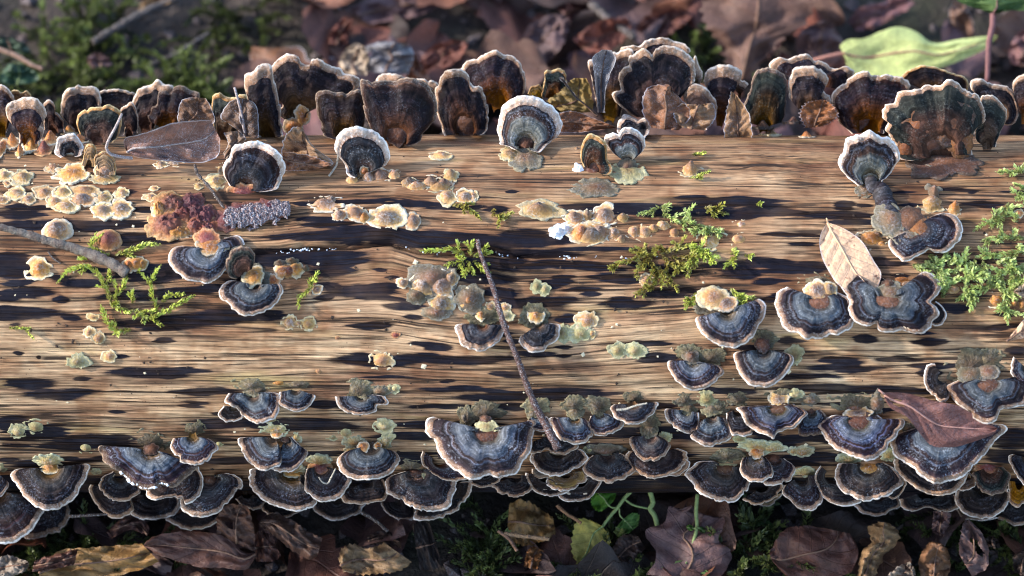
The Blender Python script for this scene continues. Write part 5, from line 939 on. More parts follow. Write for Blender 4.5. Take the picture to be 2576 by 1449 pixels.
clump('A1', (1850, 60), 0.03, 0.02, 'olive moss at the top edge left of centre', MOSSS, 25, 0.025, 0.01, 0.004, 8)
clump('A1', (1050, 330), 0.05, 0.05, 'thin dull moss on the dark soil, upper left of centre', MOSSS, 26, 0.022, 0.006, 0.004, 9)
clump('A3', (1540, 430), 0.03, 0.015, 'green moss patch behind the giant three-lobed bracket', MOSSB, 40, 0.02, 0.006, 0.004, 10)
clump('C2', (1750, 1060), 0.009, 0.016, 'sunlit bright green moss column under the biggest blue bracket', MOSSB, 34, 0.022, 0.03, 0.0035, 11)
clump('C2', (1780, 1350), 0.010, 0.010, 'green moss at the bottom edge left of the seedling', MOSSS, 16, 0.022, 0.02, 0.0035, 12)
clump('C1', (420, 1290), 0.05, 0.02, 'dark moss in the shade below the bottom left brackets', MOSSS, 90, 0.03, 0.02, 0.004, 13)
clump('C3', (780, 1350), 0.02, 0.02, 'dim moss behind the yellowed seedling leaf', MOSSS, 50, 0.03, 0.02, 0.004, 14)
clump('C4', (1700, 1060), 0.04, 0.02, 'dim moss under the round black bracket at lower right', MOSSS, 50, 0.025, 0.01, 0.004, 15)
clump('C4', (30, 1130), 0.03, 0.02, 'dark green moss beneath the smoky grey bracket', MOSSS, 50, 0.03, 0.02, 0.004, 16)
# ------------------------------------------------------------------ leaves
def leaf_material(name, base, vein, mottle=0.6, frost=0.0, spots=None, trans=0.2, edge=0.0, rough=0.6, vstr=0.5):
    m, nt, bs = newmat(name); P = geo_pos(nt); al, ac = attr(nt, 'along'), attr(nt, 'across')
    aa = math_(nt, 'ABSOLUTE', ac)
    n1 = noise(nt, P, 90, 4, 0.6); n2 = noise(nt, P, 600, 3, 0.6)
    col = mixc(nt, mottle, c4(base), ramp(nt, n1, [(0.3, (0.5, 0.46, 0.48)), (0.5, 1.0), (0.72, (1.6, 1.45, 1.3))]), 'MULTIPLY')
    col = mixc(nt, 0.5, col, ramp(nt, n2, [(0.3, 0.6), (0.5, 1.0), (0.7, 1.4)]), 'MULTIPLY')
    o = nd(nt, 'ShaderNodeHueSaturation', {'Color': col, 'Saturation': lerp_range(nt, rnd(nt), 0, 1, 0.8, 1.15), 'Value': lerp_range(nt, rnd(nt), 0, 1, 0.75, 1.25)}).outputs[0]
    # side veins
    v = math_(nt, 'FRACT', math_(nt, 'SUBTRACT', math_(nt, 'MULTIPLY', al, 7.0), math_(nt, 'MULTIPLY', aa, 1.7)))
    v = math_(nt, 'ABSOLUTE', math_(nt, 'SUBTRACT', v, 0.5))
    vl = math_(nt, 'MAXIMUM', lerp_range(nt, v, 0.01, 0.05, 1, 0), lerp_range(nt, aa, 0.015, 0.05, 1, 0))
    col = mixc(nt, math_(nt, 'MULTIPLY', vl, vstr), o, c4(vein))
    if spots:
        s = math_(nt, 'MULTIPLY', lerp_range(nt, noise(nt, P, 420, 3, 0.6), 0.6, 0.66, 0, 1), lerp_range(nt, noise(nt, P, 70, 2), 0.42, 0.55, 0, 1))
        col = mixc(nt, s, col, c4(spots))
    if frost or edge:
        f = math_(nt, 'MULTIPLY', lerp_range(nt, noise(nt, P, 1700, 2, 0.7), 0.52, 0.66, 0, 1), lerp_range(nt, noise(nt, P, 110, 2), 0.35, 0.6, 0.15, 1))
        f = math_(nt, 'MULTIPLY', f, frost)
        if edge:
            f = math_(nt, 'MAXIMUM', f, math_(nt, 'MULTIPLY', lerp_range(nt, aa, 0.93, 0.99, 0, 1), edge))
            f = math_(nt, 'MAXIMUM', f, math_(nt, 'MULTIPLY', vl, edge * 0.15))
        col = mixc(nt, math_(nt, 'MINIMUM', f, 1.0), col, (0.62, 0.66, 0.76, 1))
    nt.links.new(col, bs.inputs['Base Color']); bs.inputs['Roughness'].default_value = rough; bs.inputs['Specular IOR Level'].default_value = 0.3
    bump(nt, bs, math_(nt, 'ADD', math_(nt, 'MULTIPLY', vl, 0.8), math_(nt, 'ADD', n1, n2)), 0.6, 0.0011)
    tr = nd(nt, 'ShaderNodeBsdfTranslucent', {'Color': col}); ms = nd(nt, 'ShaderNodeMixShader', {0: trans, 1: bs.outputs[0], 2: tr.outputs[0]})
    nt.links.new(ms.outputs[0], nt.nodes['Material Output'].inputs['Surface'])
    return m
LM = {
 'frost': leaf_material('leaf_brown_frosted', (0.15, 0.082, 0.066), (0.25, 0.165, 0.135), 0.8, 0.4, edge=0.5, vstr=0.5, trans=0.05),
 'skel':  leaf_material('leaf_veined_brown', (0.13, 0.065, 0.035), (0.36, 0.23, 0.15), 0.6, 0.3, edge=0.6),
 'crisp': leaf_material('leaf_crisp_tan', (0.30, 0.17, 0.085), (0.36, 0.22, 0.12), 0.8, 0.35, edge=0.7),
 'rust':  leaf_material('leaf_rust_patchy', (0.19, 0.085, 0.042), (0.25, 0.13, 0.07), 0.9, 0.25, edge=0.5),
 'grey':  leaf_material('leaf_grey_curled', (0.12, 0.11, 0.12), (0.25, 0.24, 0.25), 0.6, 0.8, edge=0.5),
 'olive': leaf_material('leaf_olive_tan', (0.20, 0.14, 0.055), (0.26, 0.17, 0.08), 0.7, 0.1),
 'peach': leaf_material('leaf_peach_tan', (0.66, 0.43, 0.28), (0.72, 0.52, 0.36), 0.2, 0.05, spots=(0.26, 0.11, 0.065), edge=0.5, vstr=0.2),
 'red':   leaf_material('leaf_dull_red', (0.205, 0.075, 0.062), (0.34, 0.16, 0.13), 0.5, 0.12, spots=(0.07, 0.03, 0.03), vstr=0.25),
 'brown': leaf_material('leaf_brown', (0.16, 0.080, 0.058), (0.24, 0.13, 0.09), 0.75),
 'umber': leaf_material('leaf_red_umber', (0.125, 0.052, 0.042), (0.18, 0.085, 0.065), 0.6),
 'dark':  leaf_material('leaf_dark', (0.045, 0.027, 0.024), (0.075, 0.045, 0.036), 0.7),
 'plumb': leaf_material('leaf_plum_brown', (0.15, 0.082, 0.085), (0.22, 0.13, 0.12), 0.7),
 'buff':  leaf_material('leaf_buff', (0.28, 0.175, 0.085), (0.33, 0.22, 0.12), 0.7, spots=(0.09, 0.05, 0.035)),
 'pale':  leaf_material('leaf_pale', (0.36, 0.28, 0.21), (0.40, 0.32, 0.25), 0.5),
 'lime':  leaf_material('leaf_lime', (0.62, 0.70, 0.27), (0.76, 0.80, 0.5), 0.15, trans=0.35, vstr=0.12, rough=0.45),
 'green': leaf_material('leaf_green', (0.075, 0.16, 0.030), (0.12, 0.21, 0.06), 0.4, trans=0.35),
 'bright': leaf_material('leaf_bright_green', (0.20, 0.36, 0.045), (0.30, 0.44, 0.12), 0.3, trans=0.4),
 'yellow': leaf_material('leaf_yellowed', (0.30, 0.26, 0.09), (0.38, 0.33, 0.14), 0.6, trans=0.35),
 'ivy':   leaf_material('leaf_ivy', (0.030, 0.062, 0.036), (0.09, 0.15, 0.10), 0.3, trans=0.1, rough=0.4),
}
SHADE = {'brown': ((0.098, 0.046, 0.030), (0.150, 0.078, 0.052)), 'umber': ((0.109, 0.044, 0.031), (0.138, 0.063, 0.044)), 'plumb': ((0.109, 0.063, 0.060), (0.150, 0.090, 0.081)),  # darker copies of the leaf colours: shade of the front litter painted in
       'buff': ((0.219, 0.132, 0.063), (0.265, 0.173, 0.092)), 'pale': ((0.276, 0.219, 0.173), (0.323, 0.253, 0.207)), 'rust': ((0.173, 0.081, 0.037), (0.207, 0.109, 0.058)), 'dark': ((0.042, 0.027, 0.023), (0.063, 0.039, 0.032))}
for k_, (b_, v_) in SHADE.items(): LM['shade_' + k_] = leaf_material('leaf_shade_' + k_, b_, v_, 0.85, spots=(0.05, 0.03, 0.025) if k_ == 'buff' else None, rough=0.5, vstr=0.4)
STALK = plain_material('leaf_stalk', (0.16, 0.09, 0.06), 0.5, 0.7, 600)
STALKG = plain_material('green_stalk', (0.17, 0.22, 0.08), 0.5, 0.6, 600)
STALKF = plain_material('frosty_stalk', (0.25, 0.20, 0.19), 0.5, 0.7, 600, frost=0.6)
def leaf_px(tile, left, right, style, label, place, curl=0.0, wav=0.004, cup=0.0, na=34, nb=15, seed=0, ragged=1.2, group=None, name='dead_leaf', stalk=None, srad=0.0006, smat=None, fold=0.0, holes=(), cat='leaf', jag=0, rib=0.0):
    """a leaf traced by its two sides from stalk to tip and laid on a surface; place(p, u, v) gives the 3-D point before curling"""
    L = spline(px(tile, pts(left)), na); Rr = spline(px(tile, pts(right)), na)
    jl = (vn(np.arange(na) * 0.9, 0, seed) - 0.5) * 2 * ragged; jr = (vn(np.arange(na) * 0.9, 5, seed) - 0.5) * 2 * ragged
    vs, al, ac = [], [], []
    for i in range(na):
        t = i / (na - 1)
        for j in range(nb):
            b = -1 + 2 * j / (nb - 1); k = (b + 1) / 2
            p = L[i] + (Rr[i] - L[i]) * k
            e = max(0, abs(b) - 0.55) / 0.45; dv = unit(Rr[i] - L[i] + 1e-6)
            p = p + dv * (-jl[i] if b < 0 else jr[i]) * e
            if jag: p = p + dv * (1 if b > 0 else -1) * e * jag * (abs(((t * 11) % 1) - 0.5) * 2 - 0.5)
            P, n = place(p)
            h = curl * (t - 0.5)**2 * 4 + cup * b * b - fold * (1 - abs(b)) + wav * (fbm(t * 4 + seed, b * 1.6 + seed, seed + 3, 2) - 0.5) * 2 + wav * 0.4 * (fbm(t * 11 + seed, b * 4.5 + seed, seed + 8, 2) - 0.5) * 2 * min(1, 0.4 + abs(b)) + rib * math.sin(t * 40 + b * 2)
            h += 0.0005 * math.cos((t * 7 - abs(b) * 1.7) * 2 * math.pi) * (1 - abs(b) * 0.4)
            d = unit(P - CAM); dn = abs(np.dot(d, n))
            vs.append(P - d * (h / max(0.4, dn))); al.append(t); ac.append(b)
    fs = []
    for f in grid_faces(na, nb):
        t = np.mean([al[q] for q in f]); b = np.mean([ac[q] for q in f])
        if any(((t - h[0]) / h[2])**2 + ((b - h[1]) / h[3])**2 < 1 for h in holes): continue
        fs.append(f)
    c = vs[(na // 2) * nb + nb // 2]; root = thing(name, vs[nb // 2], label, cat, group)
    mesh('blade', vs, fs, LM[style], {'along': al, 'across': ac}, root, face_cam=-V)
    # midrib, raised
    mid = np.array([vs[i * nb + nb // 2] for i in range(0, na, 2)]); n_ = -V
    tv, tf = tube(mid + n_ * 0.0002, np.linspace(0.0006, 0.0002, len(mid)) * (1 + srad * 200), 5)
    mesh('midrib', tv, tf, smat or STALK, None, root)
    if stalk:
        q = spline(px(tile, pts(stalk)), 16); S3 = []
        for i, p in enumerate(q):
            P, n = place(p); S3.append(P + n * 0.0012 * math.sin(i / 15 * math.pi))
        tv, tf = tube(np.array(S3), np.linspace(srad * 1.4, srad, 16), 6); mesh('stalk', tv, tf, smat or STALK, None, root)
    return root
def tangent(tile, p, lift, lean=0.0):
    """a plane touching the log at p, lifted; lean tips it towards the camera"""
    P, _ = hit_log(px(tile, p)); n = unit(norm_log(P) * (1 - lean) - V * lean); P0 = P + n * lift
    return lambda q: (on_plane(q, P0, n), n)
def upright(tile, p, beta, back):
    P, _ = hit_log(px(tile, p)); P0 = P + V * back; n = cap_plane(beta)
    return lambda q: (on_plane(q, P0, n), n)
def flat(z, tilt=0.0, tile=None, p=None):
    n = unit(np.array([0, -math.sin(tilt), math.cos(tilt)]))
    P0 = at_height(px(tile, p), z) if tile else np.array([0, 0, z])
    return lambda q: (on_plane(q, P0, n), n)
LG = 'fallen leaves caught on the log'
leaf_px('A1', '960,1150 935,1090 945,1040 1010,1025 1150,985 1300,930 1450,912 1590,903', '960,1150 1030,1185 1150,1205 1300,1220 1480,1232 1560,1220 1650,1170 1662,1050', 'frost', 'frosted brown leaf lying on its side behind the large grey-banded bracket', upright('A1', (1300, 1235), 50, -0.012), wav=0.005, cup=0.003, group=LG, stalk='1000,1195 900,1175 830,1150 805,1100 830,1030 870,960 920,860', smat=STALKF, seed=4)
leaf_px('A1', '1345,950 1340,880 1365,765 1450,732', '1400,980 1610,930 1600,830 1555,742', 'skel', 'torn brown leaf flap standing behind the frosted brown leaf', upright('A1', (1450, 1180), 75, -0.004), group=LG, seed=6)
leaf_px('A1', '1850,1020 1720,930 1665,880 1720,780 1800,738', '1850,1020 1945,1040 1952,900 1930,790 1860,745', 'skel', 'brown leaf with pale raised veins standing left of the reddish bracket', upright('A1', (1820, 1060), 78, -0.006), group=LG, stalk='1850,1020 1830,880 1800,760 1770,660', seed=7, smat=STALKF)
leaf_px('A1', '1690,1215 1665,1190 1720,1090 1690,1000', '1710,1220 1770,1110 1855,1052 1800,985', 'crisp', 'small tan leaf scrap above the large grey-banded bracket', upright('A1', (1740, 1150), 72, -0.005), group=LG, seed=8)
leaf_px('A2', '210,1200 225,1060 290,970 350,955', '450,1285 600,1230 460,1110 400,1020', 'crisp', 'crinkled tan leaf propped at the foot of the tallest left bracket', upright('A2', (350, 1200), 66, -0.010), wav=0.010, group=LG, seed=9, ragged=3)
leaf_px('A2', '200,1200 200,1270 300,1290 450,1285', '230,1150 350,1160 480,1190 605,1240', 'rust', 'reddish frosted leaf edge curled along the base of the crinkled tan leaf', upright('A2', (400, 1230), 60, -0.014), wav=0.004, group=LG, seed=10, ragged=3)
leaf_px('A3', '1090,965 1030,850 1035,700 1100,648 1220,638', '1300,985 1390,860 1330,760 1262,700 1250,660', 'rust', 'patchy rust leaf pressed against the giant three-lobed bracket', upright('A3', (1150, 900), 77, -0.013), wav=0.005, group=LG, seed=11, ragged=3)
leaf_px('A3', '1290,960 1260,850 1330,780 1400,860', '1500,985 1572,900 1560,780 1500,800', 'crisp', 'brown leaf piece with pale lower edge, right of the patchy rust leaf', upright('A3', (1400, 920), 75, -0.014), wav=0.006, group=LG, seed=12, ragged=3)
leaf_px('A3', '1640,1050 1645,920 1670,780 1695,690', '1850,1040 1855,1000 1820,840 1740,720', 'crisp', 'pointed upright leaf scrap between two dark brackets, right of the giant one', upright('A3', (1730, 1030), 77, -0.008), wav=0.004, group=LG, seed=13, ragged=2, fold=0.003)
leaf_px('A3', '400,850 500,838 650,888 830,962', '400,1000 500,1003 640,990 830,965', 'rust', 'long brown leaf lying on the log behind the silvery white-rimmed fan', upright('A3', (600, 990), 60, -0.006), wav=0.004, group=LG, seed=14)
leaf_px('A3', '300,760 400,690 440,650 500,590', '420,850 640,840 640,720 610,590', 'olive', 'yellowish crumpled leaf behind the curled grey twig-like leaf', upright('A3', (520, 900), 77, 0.004), wav=0.007, group=LG, seed=15, ragged=3)
leaf_px('A3', '690,850 670,640 655,500 650,430 720,375', '740,850 745,700 780,560 825,450 790,378', 'grey', 'grey frosted curled leaf standing left of the giant bracket', upright('A3', (710, 900), 78, -0.006), cup=0.004, group=LG, seed=16)
leaf_px('A3', '690,885 600,800 520,740 440,640 390,590', '680,860 560,760 490,680 430,590 400,578', 'grey', 'thin frosted shrivelled leaf slanting across the yellowish crumpled one', upright('A3', (600, 930), 76, -0.004), cup=0.003, group=LG, seed=17)
leaf_px('A4', '360,965 320,860 370,780 480,752', '500,955 605,880 570,800 520,755', 'rust', 'crinkled brown leaf with lobed edge below the knob-headed bracket', upright('A4', (450, 980), 76, -0.006), wav=0.004, group=LG, seed=18, jag=9)
leaf_px('B4', '530,270 485,340 468,430 490,540 540,640 605,735 690,790', '530,270 620,300 720,355 800,425 880,560 935,660 900,790', 'peach', 'smooth tan leaf lying behind the two-horned bracket', tangent('B4', (700, 540), 0.0040, 0.2), wav=0.0012, group=LG, seed=19, ragged=0.3, srad=0.0003, stalk='530,270 525,255 522,240', smat=plain_material('tan_stalk', (0.55, 0.36, 0.22), 0.2))
leaf_px('C4', '960,60 1000,62 1150,75 1350,130 1500,160 1620,220 1750,290 1812,335', '960,110 1010,185 1130,250 1195,330 1250,400 1330,478 1430,492 1620,440 1780,380 1812,335', 'red', 'dull red leaf lying on the large two-lobed bracket at lower right', tangent('C4', (1300, 250), 0.016, 0.25), wav=0.0025, group=LG, seed=20, ragged=0.4, holes=((0.12, 0.1, 0.05, 0.35),), stalk='960,75 940,55 915,42', smat=plain_material('red_leaf_rib', (0.42, 0.22, 0.18), 0.3), srad=0.0004)
leaf_px('B4', '1880,1160 1940,1090 2010,1005 2060,980', '1890,1165 1960,1150 2030,1140 2080,1130', 'peach', 'pointed tan leaf tip cut by the right edge', tangent('B4', (1980, 1090), 0.004, 0.1), group=LG, seed=21, ragged=0.3)
leaf_px('B4', '1938,790 1990,740 2060,690', '1945,800 2000,835 2070,850', 'pale', 'pale curled leaf tip over the moss at the right edge', tangent('B4', (1990, 780), 0.006, 0.1), group=LG, seed=22, ragged=0.6)

# ------------------------------------------------------------------ twigs and stems on the log
def stick(tile, path, rad, mat, label, cat='twig', name='twig', lift=0.0015, lifts=None, place=None, n=40, lump=0.12, group=None, twig=()):
    q = spline(px(tile, pts(path)), n); S3 = []
    for i, p in enumerate(q):
        if place: S3.append(place(p)[0])
        else:
            l = lift if lifts is None else np.interp(i / (n - 1), np.linspace(0, 1, len(lifts)), lifts)
            S3.append(hit_log(p, R_LOG + l)[0])
    S3 = np.array(S3); S3 = S3 + (RNG.random((n, 3)) - 0.5) * rad[0] * 0.25
    r = np.interp(np.linspace(0, 1, n), np.linspace(0, 1, len(rad)), rad) * (1 + lump * (RNG.random(n) - 0.5) * 2)
    v, f = tube(S3, r, 9)
    return tag(mesh(name, v, f, mat), label, cat, group)
def wood_stick(name, a, b, frost=0.0):
    m, nt, bs = newmat(name); P = geo_pos(nt)
    n1 = noise(nt, P, 350, 4, 0.6); n2 = noise(nt, P, 1400, 3, 0.65)
    col = mixc(nt, lerp_range(nt, n1, 0.35, 0.65, 0, 1), c4(a), c4(b))
    col = mixc(nt, 0.7, col, ramp(nt, n2, [(0.3, 0.35), (0.5, 1.0), (0.7, 1.6)]), 'MULTIPLY')
    if frost: col = mixc(nt, lerp_range(nt, noise(nt, P, 1800, 2), 0.56, 0.66, 0, frost), col, (0.7, 0.74, 0.8, 1))
    nt.links.new(col, bs.inputs['Base Color']); bs.inputs['Roughness'].default_value = 0.7
    bump(nt, bs, math_(nt, 'ADD', n1, n2), 0.9, 0.0012)
    return m
GREYW = wood_stick('twig_grey_bark', (0.20, 0.17, 0.14), (0.09, 0.055, 0.045)); REDW = wood_stick('stem_red_brown', (0.10, 0.042, 0.032), (0.055, 0.026, 0.022), 0.5)
DARKW = wood_stick('twig_dark', (0.045, 0.03, 0.026), (0.08, 0.055, 0.045), 0.35); PALEW = wood_stick('fibre_pale', (0.5, 0.45, 0.36), (0.4, 0.36, 0.3))
stick('B1', '-60,295 60,320 300,390 600,478 800,560 900,615 960,655', [0.0016, 0.0018, 0.0021, 0.0027, 0.0026], GREYW, 'grey weathered twig running in from the left edge', lifts=[0.012, 0.006, 0.003, 0.0035], n=60)
stick('B2', '1692,400 1720,520 1790,700 1850,900 1895,1050 1975,1250 2030,1400 2062,1490 2132,1660 2212,1810 2302,1980', [0.0010, 0.0012, 0.0014, 0.0014, 0.0017, 0.0022], REDW, 'red-brown bare stem slanting down across the middle of the log', cat='stem', name='bare_stem', lifts=[0.006, 0.004, 0.006, 0.009, 0.010, 0.014, 0.022], n=60)
stick('A1', '1470,1240 1490,1310 1560,1390 1600,1440 1690,1570', [0.0008, 0.0007, 0.0006], DARKW, 'thin dark stalk dangling from the frosted brown leaf', lifts=[0.008, 0.003, 0.002], lump=0.3)
stick('A2', '640,1170 630,1240 600,1290 570,1330', [0.0004, 0.0005, 0.0006], PALEW, 'pale fibre hanging from the left side of the thick white-rimmed fan', lifts=[0.010, 0.003, 0.001])
stick('C2', '495,785 520,820 560,830 590,780 620,720', [0.0003, 0.0004, 0.0003], PALEW, 'curled white fibre lying on the reddish bracket', lift=0.018)
stick('C3', '830,195 900,190 970,165 1060,145', [0.0006, 0.0005, 0.0004], PALEW, 'pale twig scrap lying across the cupped bracket', lift=0.016)
stick('B1', '365,490 400,540 460,580', [0.0005, 0.0004], DARKW, 'tiny dark twiglet below the grey twig at left', lift=0.001)

# ------------------------------------------------------------------ leaf litter on the ground: the big leaves one by one
GB = 'dead leaves in the litter behind the log'; GF = 'dead leaves in the litter in front of the log'
def B_(tile, l, r, st, label, z=0.03, tilt=0.5, p=None, **k):
    k.setdefault('group', GB); k.setdefault('ragged', 2.6); k.setdefault('wav', 0.0065); c = p or tuple(0.5 * (pts(l).mean(0) + pts(r).mean(0)))
    return leaf_px(tile, l, r, st, label, flat(z, tilt, tile, c), **k)
B_('A4', '640,390 625,345 690,295 800,290 920,240 1060,200 1200,240 1330,325 1500,300 1650,280 1815,268', '660,410 680,500 740,560 900,600 1100,585 1200,540 1380,510 1550,450 1720,370 1815,275', 'lime', 'large lime-green leaf lying behind the top row at right', 0.05, 0.55, group=None, name='fallen_green_leaf', wav=0.004, ragged=0.3, stalk='650,405 560,425 450,450 380,470', smat=plain_material('pink_stalk', (0.36, 0.17, 0.13), 0.3), srad=0.0010, seed=30)
B_('A4', '1780,105 1640,60 1520,10 1480,-60', '1790,110 1900,80 2060,70 2150,-40', 'green', 'dark green leaf hanging into the top right corner', 0.115, 0.5, group=None, name='green_leaf', seed=31, cat='leaf', stalk='1780,105 1775,200 1745,330 1740,470 1735,620', srad=0.0013, smat=plain_material('mauve_stalk', (0.16, 0.075, 0.075), 0.3))
B_('A1', '120,640 30,640 0,580 60,490 120,480', '140,640 260,620 295,570 230,520 160,480', 'ivy', 'dark ivy leaf with pale veins at the left edge behind the log', 0.055, 0.6, group=None, name='ivy_leaf', seed=32, srad=0.0004, smat=STALKG)
B_('A1', '-60,400 -60,280 20,280', '240,410 200,340 100,290', 'ivy', 'very dark green leaf above the ivy leaf at the left edge', 0.05, 0.5, group=None, name='green_leaf', seed=33)
B_('A1', '690,510 660,440 720,400', '850,490 820,440 780,410', 'plumb', 'small bluish leaf lying flat among the moss at upper left', 0.02, 0.2, seed=34)
B_('A2', '700,560 650,480 690,380 780,320', '860,570 850,500 870,430 850,360', 'pale', 'pale curled leaf behind the broad black double bracket', 0.05, 0.7, seed=35, curl=0.006)
B_('A2', '840,540 840,480 900,400 830,380 920,325 1040,315', '1160,560 1210,440 1190,360 1120,330', 'grey', 'rounded greyish-brown leaf next to the pale curled one', 0.055, 0.8, seed=36, cup=-0.008)
B_('A2', '1180,640 1150,560 1180,470 1200,400', '1340,600 1300,540 1260,480 1220,400', 'brown', 'tan-brown pointed leaf right of the rounded greyish one', 0.04, 0.7, seed=37)
B_('A1', '1060,120 1050,40 1120,-20', '1180,60 1280,20 1320,-40', 'buff', 'pale buff leaf at the top edge above the dark soil', 0.01, 0.2, seed=38)
B_('A3', '1720,600 1600,330 1500,180 1480,20 1600,-80', '1830,600 2050,330 2250,180 2330,-40 2100,-100', 'brown', 'huge lobed brown leaf behind the log, upper right', 0.05, 0.6, seed=39, wav=0.008, jag=16, srad=0.002)
B_('A4', '330,480 290,330 350,220 500,150', '640,480 650,330 600,230 560,160', 'plumb', 'plum-brown leaf left of the lime-green one', 0.03, 0.6, seed=40)
B_('A4', '680,160 780,60 960,10 1100,-30', '760,240 900,200 1050,120 1200,30', 'plumb', 'slanting plum leaf above the lime-green one', 0.01, 0.4, seed=41, fold=0.006)
B_('A4', '1500,300 1450,120 1480,10', '1640,300 1620,150 1560,40', 'rust', 'orange-brown leaf right of the lime-green one', 0.01, 0.7, seed=42)
B_('A4', '1920,480 1900,380 1960,260 2040,200', '2080,520 2120,400 2120,260 2080,190', 'plumb', 'grey-pink leaf at the right edge behind the top row', 0.02, 0.6, seed=43)
B_('A3', '500,300 620,200 760,140 900,130', '640,420 780,380 900,300 960,200', 'umber', 'red-brown leaf behind the curled grey leaf, top centre', 0.03, 0.6, seed=44, fold=0.005)
B_('A3', '960,200 1060,120 1200,60 1340,60', '1050,300 1180,280 1300,220 1400,120', 'umber', 'red-brown folded leaf above the giant bracket', 0.02, 0.5, seed=45, fold=0.007)
B_('A3', '80,360 160,200 300,120 420,100', '220,520 340,440 440,300 480,160', 'plumb', 'dim purple-brown leaf above the big round chocolate bracket', 0.02, 0.6, seed=46)
B_('A2', '1250,560 1280,420 1380,330 1520,300', '1480,500 1560,440 1600,370 1620,320', 'umber', 'rusty leaf between the pointed tan-brown leaf and the hooded bracket', 0.03, 0.6, seed=47, fold=0.006)
B_('A2', '720,60 900,-20 1100,-60 1300,-60', '860,180 1050,160 1250,120 1420,40', 'plumb', 'broad purple-brown leaf at the top edge, centre left', 0.01, 0.3, seed=48)
B_('A2', '560,330 600,220 700,120', '700,330 720,240 760,160', 'umber', 'small rusty leaf right of the dark soil patch', 0.01, 0.4, seed=49)
B_('A3', '1000,40 1150,-40 1300,-80', '1080,120 1260,80 1400,20', 'brown', 'brown leaf at the top edge right of centre', 0.00, 0.3, seed=50)
B_('A3', '380,60 520,-20 700,-60', '480,160 640,120 800,40', 'plumb', 'purple-brown leaf at the top edge, centre', 0.00, 0.3, seed=51)
def F_(tile, l, r, st, label, z=0.02, tilt=0.25, **k): return B_(tile, l, r, 'shade_' + st, label, z, tilt, group=GF, **k)
F_('C1', '1930,1360 1830,1340 1700,1240 1500,1190 1300,1200 1160,1230 1085,1290', '1930,1370 1860,1480 1700,1470 1500,1460 1350,1420 1180,1360 1090,1310', 'umber', 'large smooth red-brown leaf at the bottom, under the ice-chipped clump', 0.024, 0.35, seed=60, wav=0.004, srad=0.0008)
F_('C1', '1090,1220 980,1180 860,1240 800,1210', '1130,1215 1100,1110 960,1080 850,1150', 'umber', 'dark folded leaf left of the large smooth red-brown one', 0.02, 0.5, seed=61)
F_('C1', '1640,1220 1640,1090 1700,1000 1790,980', '1930,1350 1920,1200 1890,1060 1860,1000', 'brown', 'brown leaf with two round holes standing behind the large smooth one', 0.034, 0.9, seed=62, holes=((0.35, -0.35, 0.08, 0.22), (0.12, 0.1, 0.05, 0.15)))
F_('C1', '290,1450 450,1340 600,1320 850,1300 1070,1285', '300,1560 520,1560 800,1540 1000,1500 1200,1420', 'buff', 'tan leaf blotched with dark spots at the bottom edge, left', 0.02, 0.3, seed=63, wav=0.006, srad=0.001)
F_('C1', '260,1420 330,1390 450,1360 590,1320', '240,1500 330,1490 440,1470 560,1440', 'umber', 'red-brown leaf tip left of the blotched tan one', 0.026, 0.3, seed=64)
F_('C1', '-40,1410 60,1370 160,1400 210,1420', '-40,1560 80,1540 180,1500 222,1440', 'pale', 'greyish pale leaf in the bottom left corner', 0.022, 0.3, seed=65)
F_('C2', '60,1100 150,1050 280,1100 400,1180 520,1250', '40,1150 160,1230 280,1330 400,1400 480,1390', 'brown', 'long curled brown leaf under the large dull bracket', 0.03, 0.6, seed=66, cup=-0.006)
F_('C2', '640,1400 680,1310 760,1290 860,1320 990,1280', '680,1500 820,1520 980,1510 1130,1480 1190,1420', 'buff', 'broad tan leaf with strong veins at the bottom edge, left of centre', 0.024, 0.35, seed=67, srad=0.0012, jag=5)
F_('C2', '860,1240 960,1180 1100,1230', '880,1290 1010,1290 1120,1320', 'dark', 'dim leaf behind the strong-veined tan one', 0.016, 0.5, seed=68)
F_('C2', '1200,1150 1260,1110 1330,1130', '1260,1490 1380,1480 1420,1420', 'dark', 'grey-black leaf standing in shade under the long dark crescent bracket', 0.022, 0.5, seed=69)
F_('C2', '0,1220 60,1190 130,1220', '20,1420 140,1420 210,1380', 'umber', 'small red-brown leaf under the long curled brown one', 0.018, 0.4, seed=70)
F_('C3', '1050,1440 1130,1290 1040,1110 1180,1050 1220,920 1290,960 1390,910', '1600,1480 1690,1330 1680,1240 1600,1180 1650,1020 1560,1010 1440,960', 'plumb', 'big lobed oak-like leaf behind the seedling, bottom right of centre', 0.024, 0.5, seed=71, wav=0.006, ragged=3, srad=0.001)
F_('C3', '20,900 120,870 230,930 350,1010', '0,1180 140,1220 280,1180 370,1130', 'buff', 'sunlit tan scrap under the long moss column, bottom centre', 0.016, 0.3, seed=72, wav=0.008, ragged=4)
F_('C3', '130,1380 150,1270 200,1220', '230,1400 260,1320 280,1260', 'rust', 'orange leaf tip at the bottom centre', 0.016, 0.4, seed=73)
F_('C3', '790,1250 860,1150 980,1130', '880,1380 960,1330 1050,1240', 'dark', 'dark brown leaf under the seedling stem', 0.014, 0.4, seed=74)
F_('C4', '90,1280 180,1120 330,1070 520,1090', '120,1350 260,1470 480,1480 700,1420 760,1250 700,1130', 'umber', 'large shaded red leaf with radiating veins at the bottom right', 0.022, 0.45, seed=75, srad=0.001)
F_('C4', '740,1450 780,1290 860,1180 830,1090 920,1040', '880,1470 960,1290 1060,1200 1060,1110 1000,1050', 'buff', 'ribbed tan leaf curled like a shell at the bottom right', 0.03, 0.7, seed=76, cup=-0.008, srad=0.0008, rib=0.0016, ragged=5, jag=5)
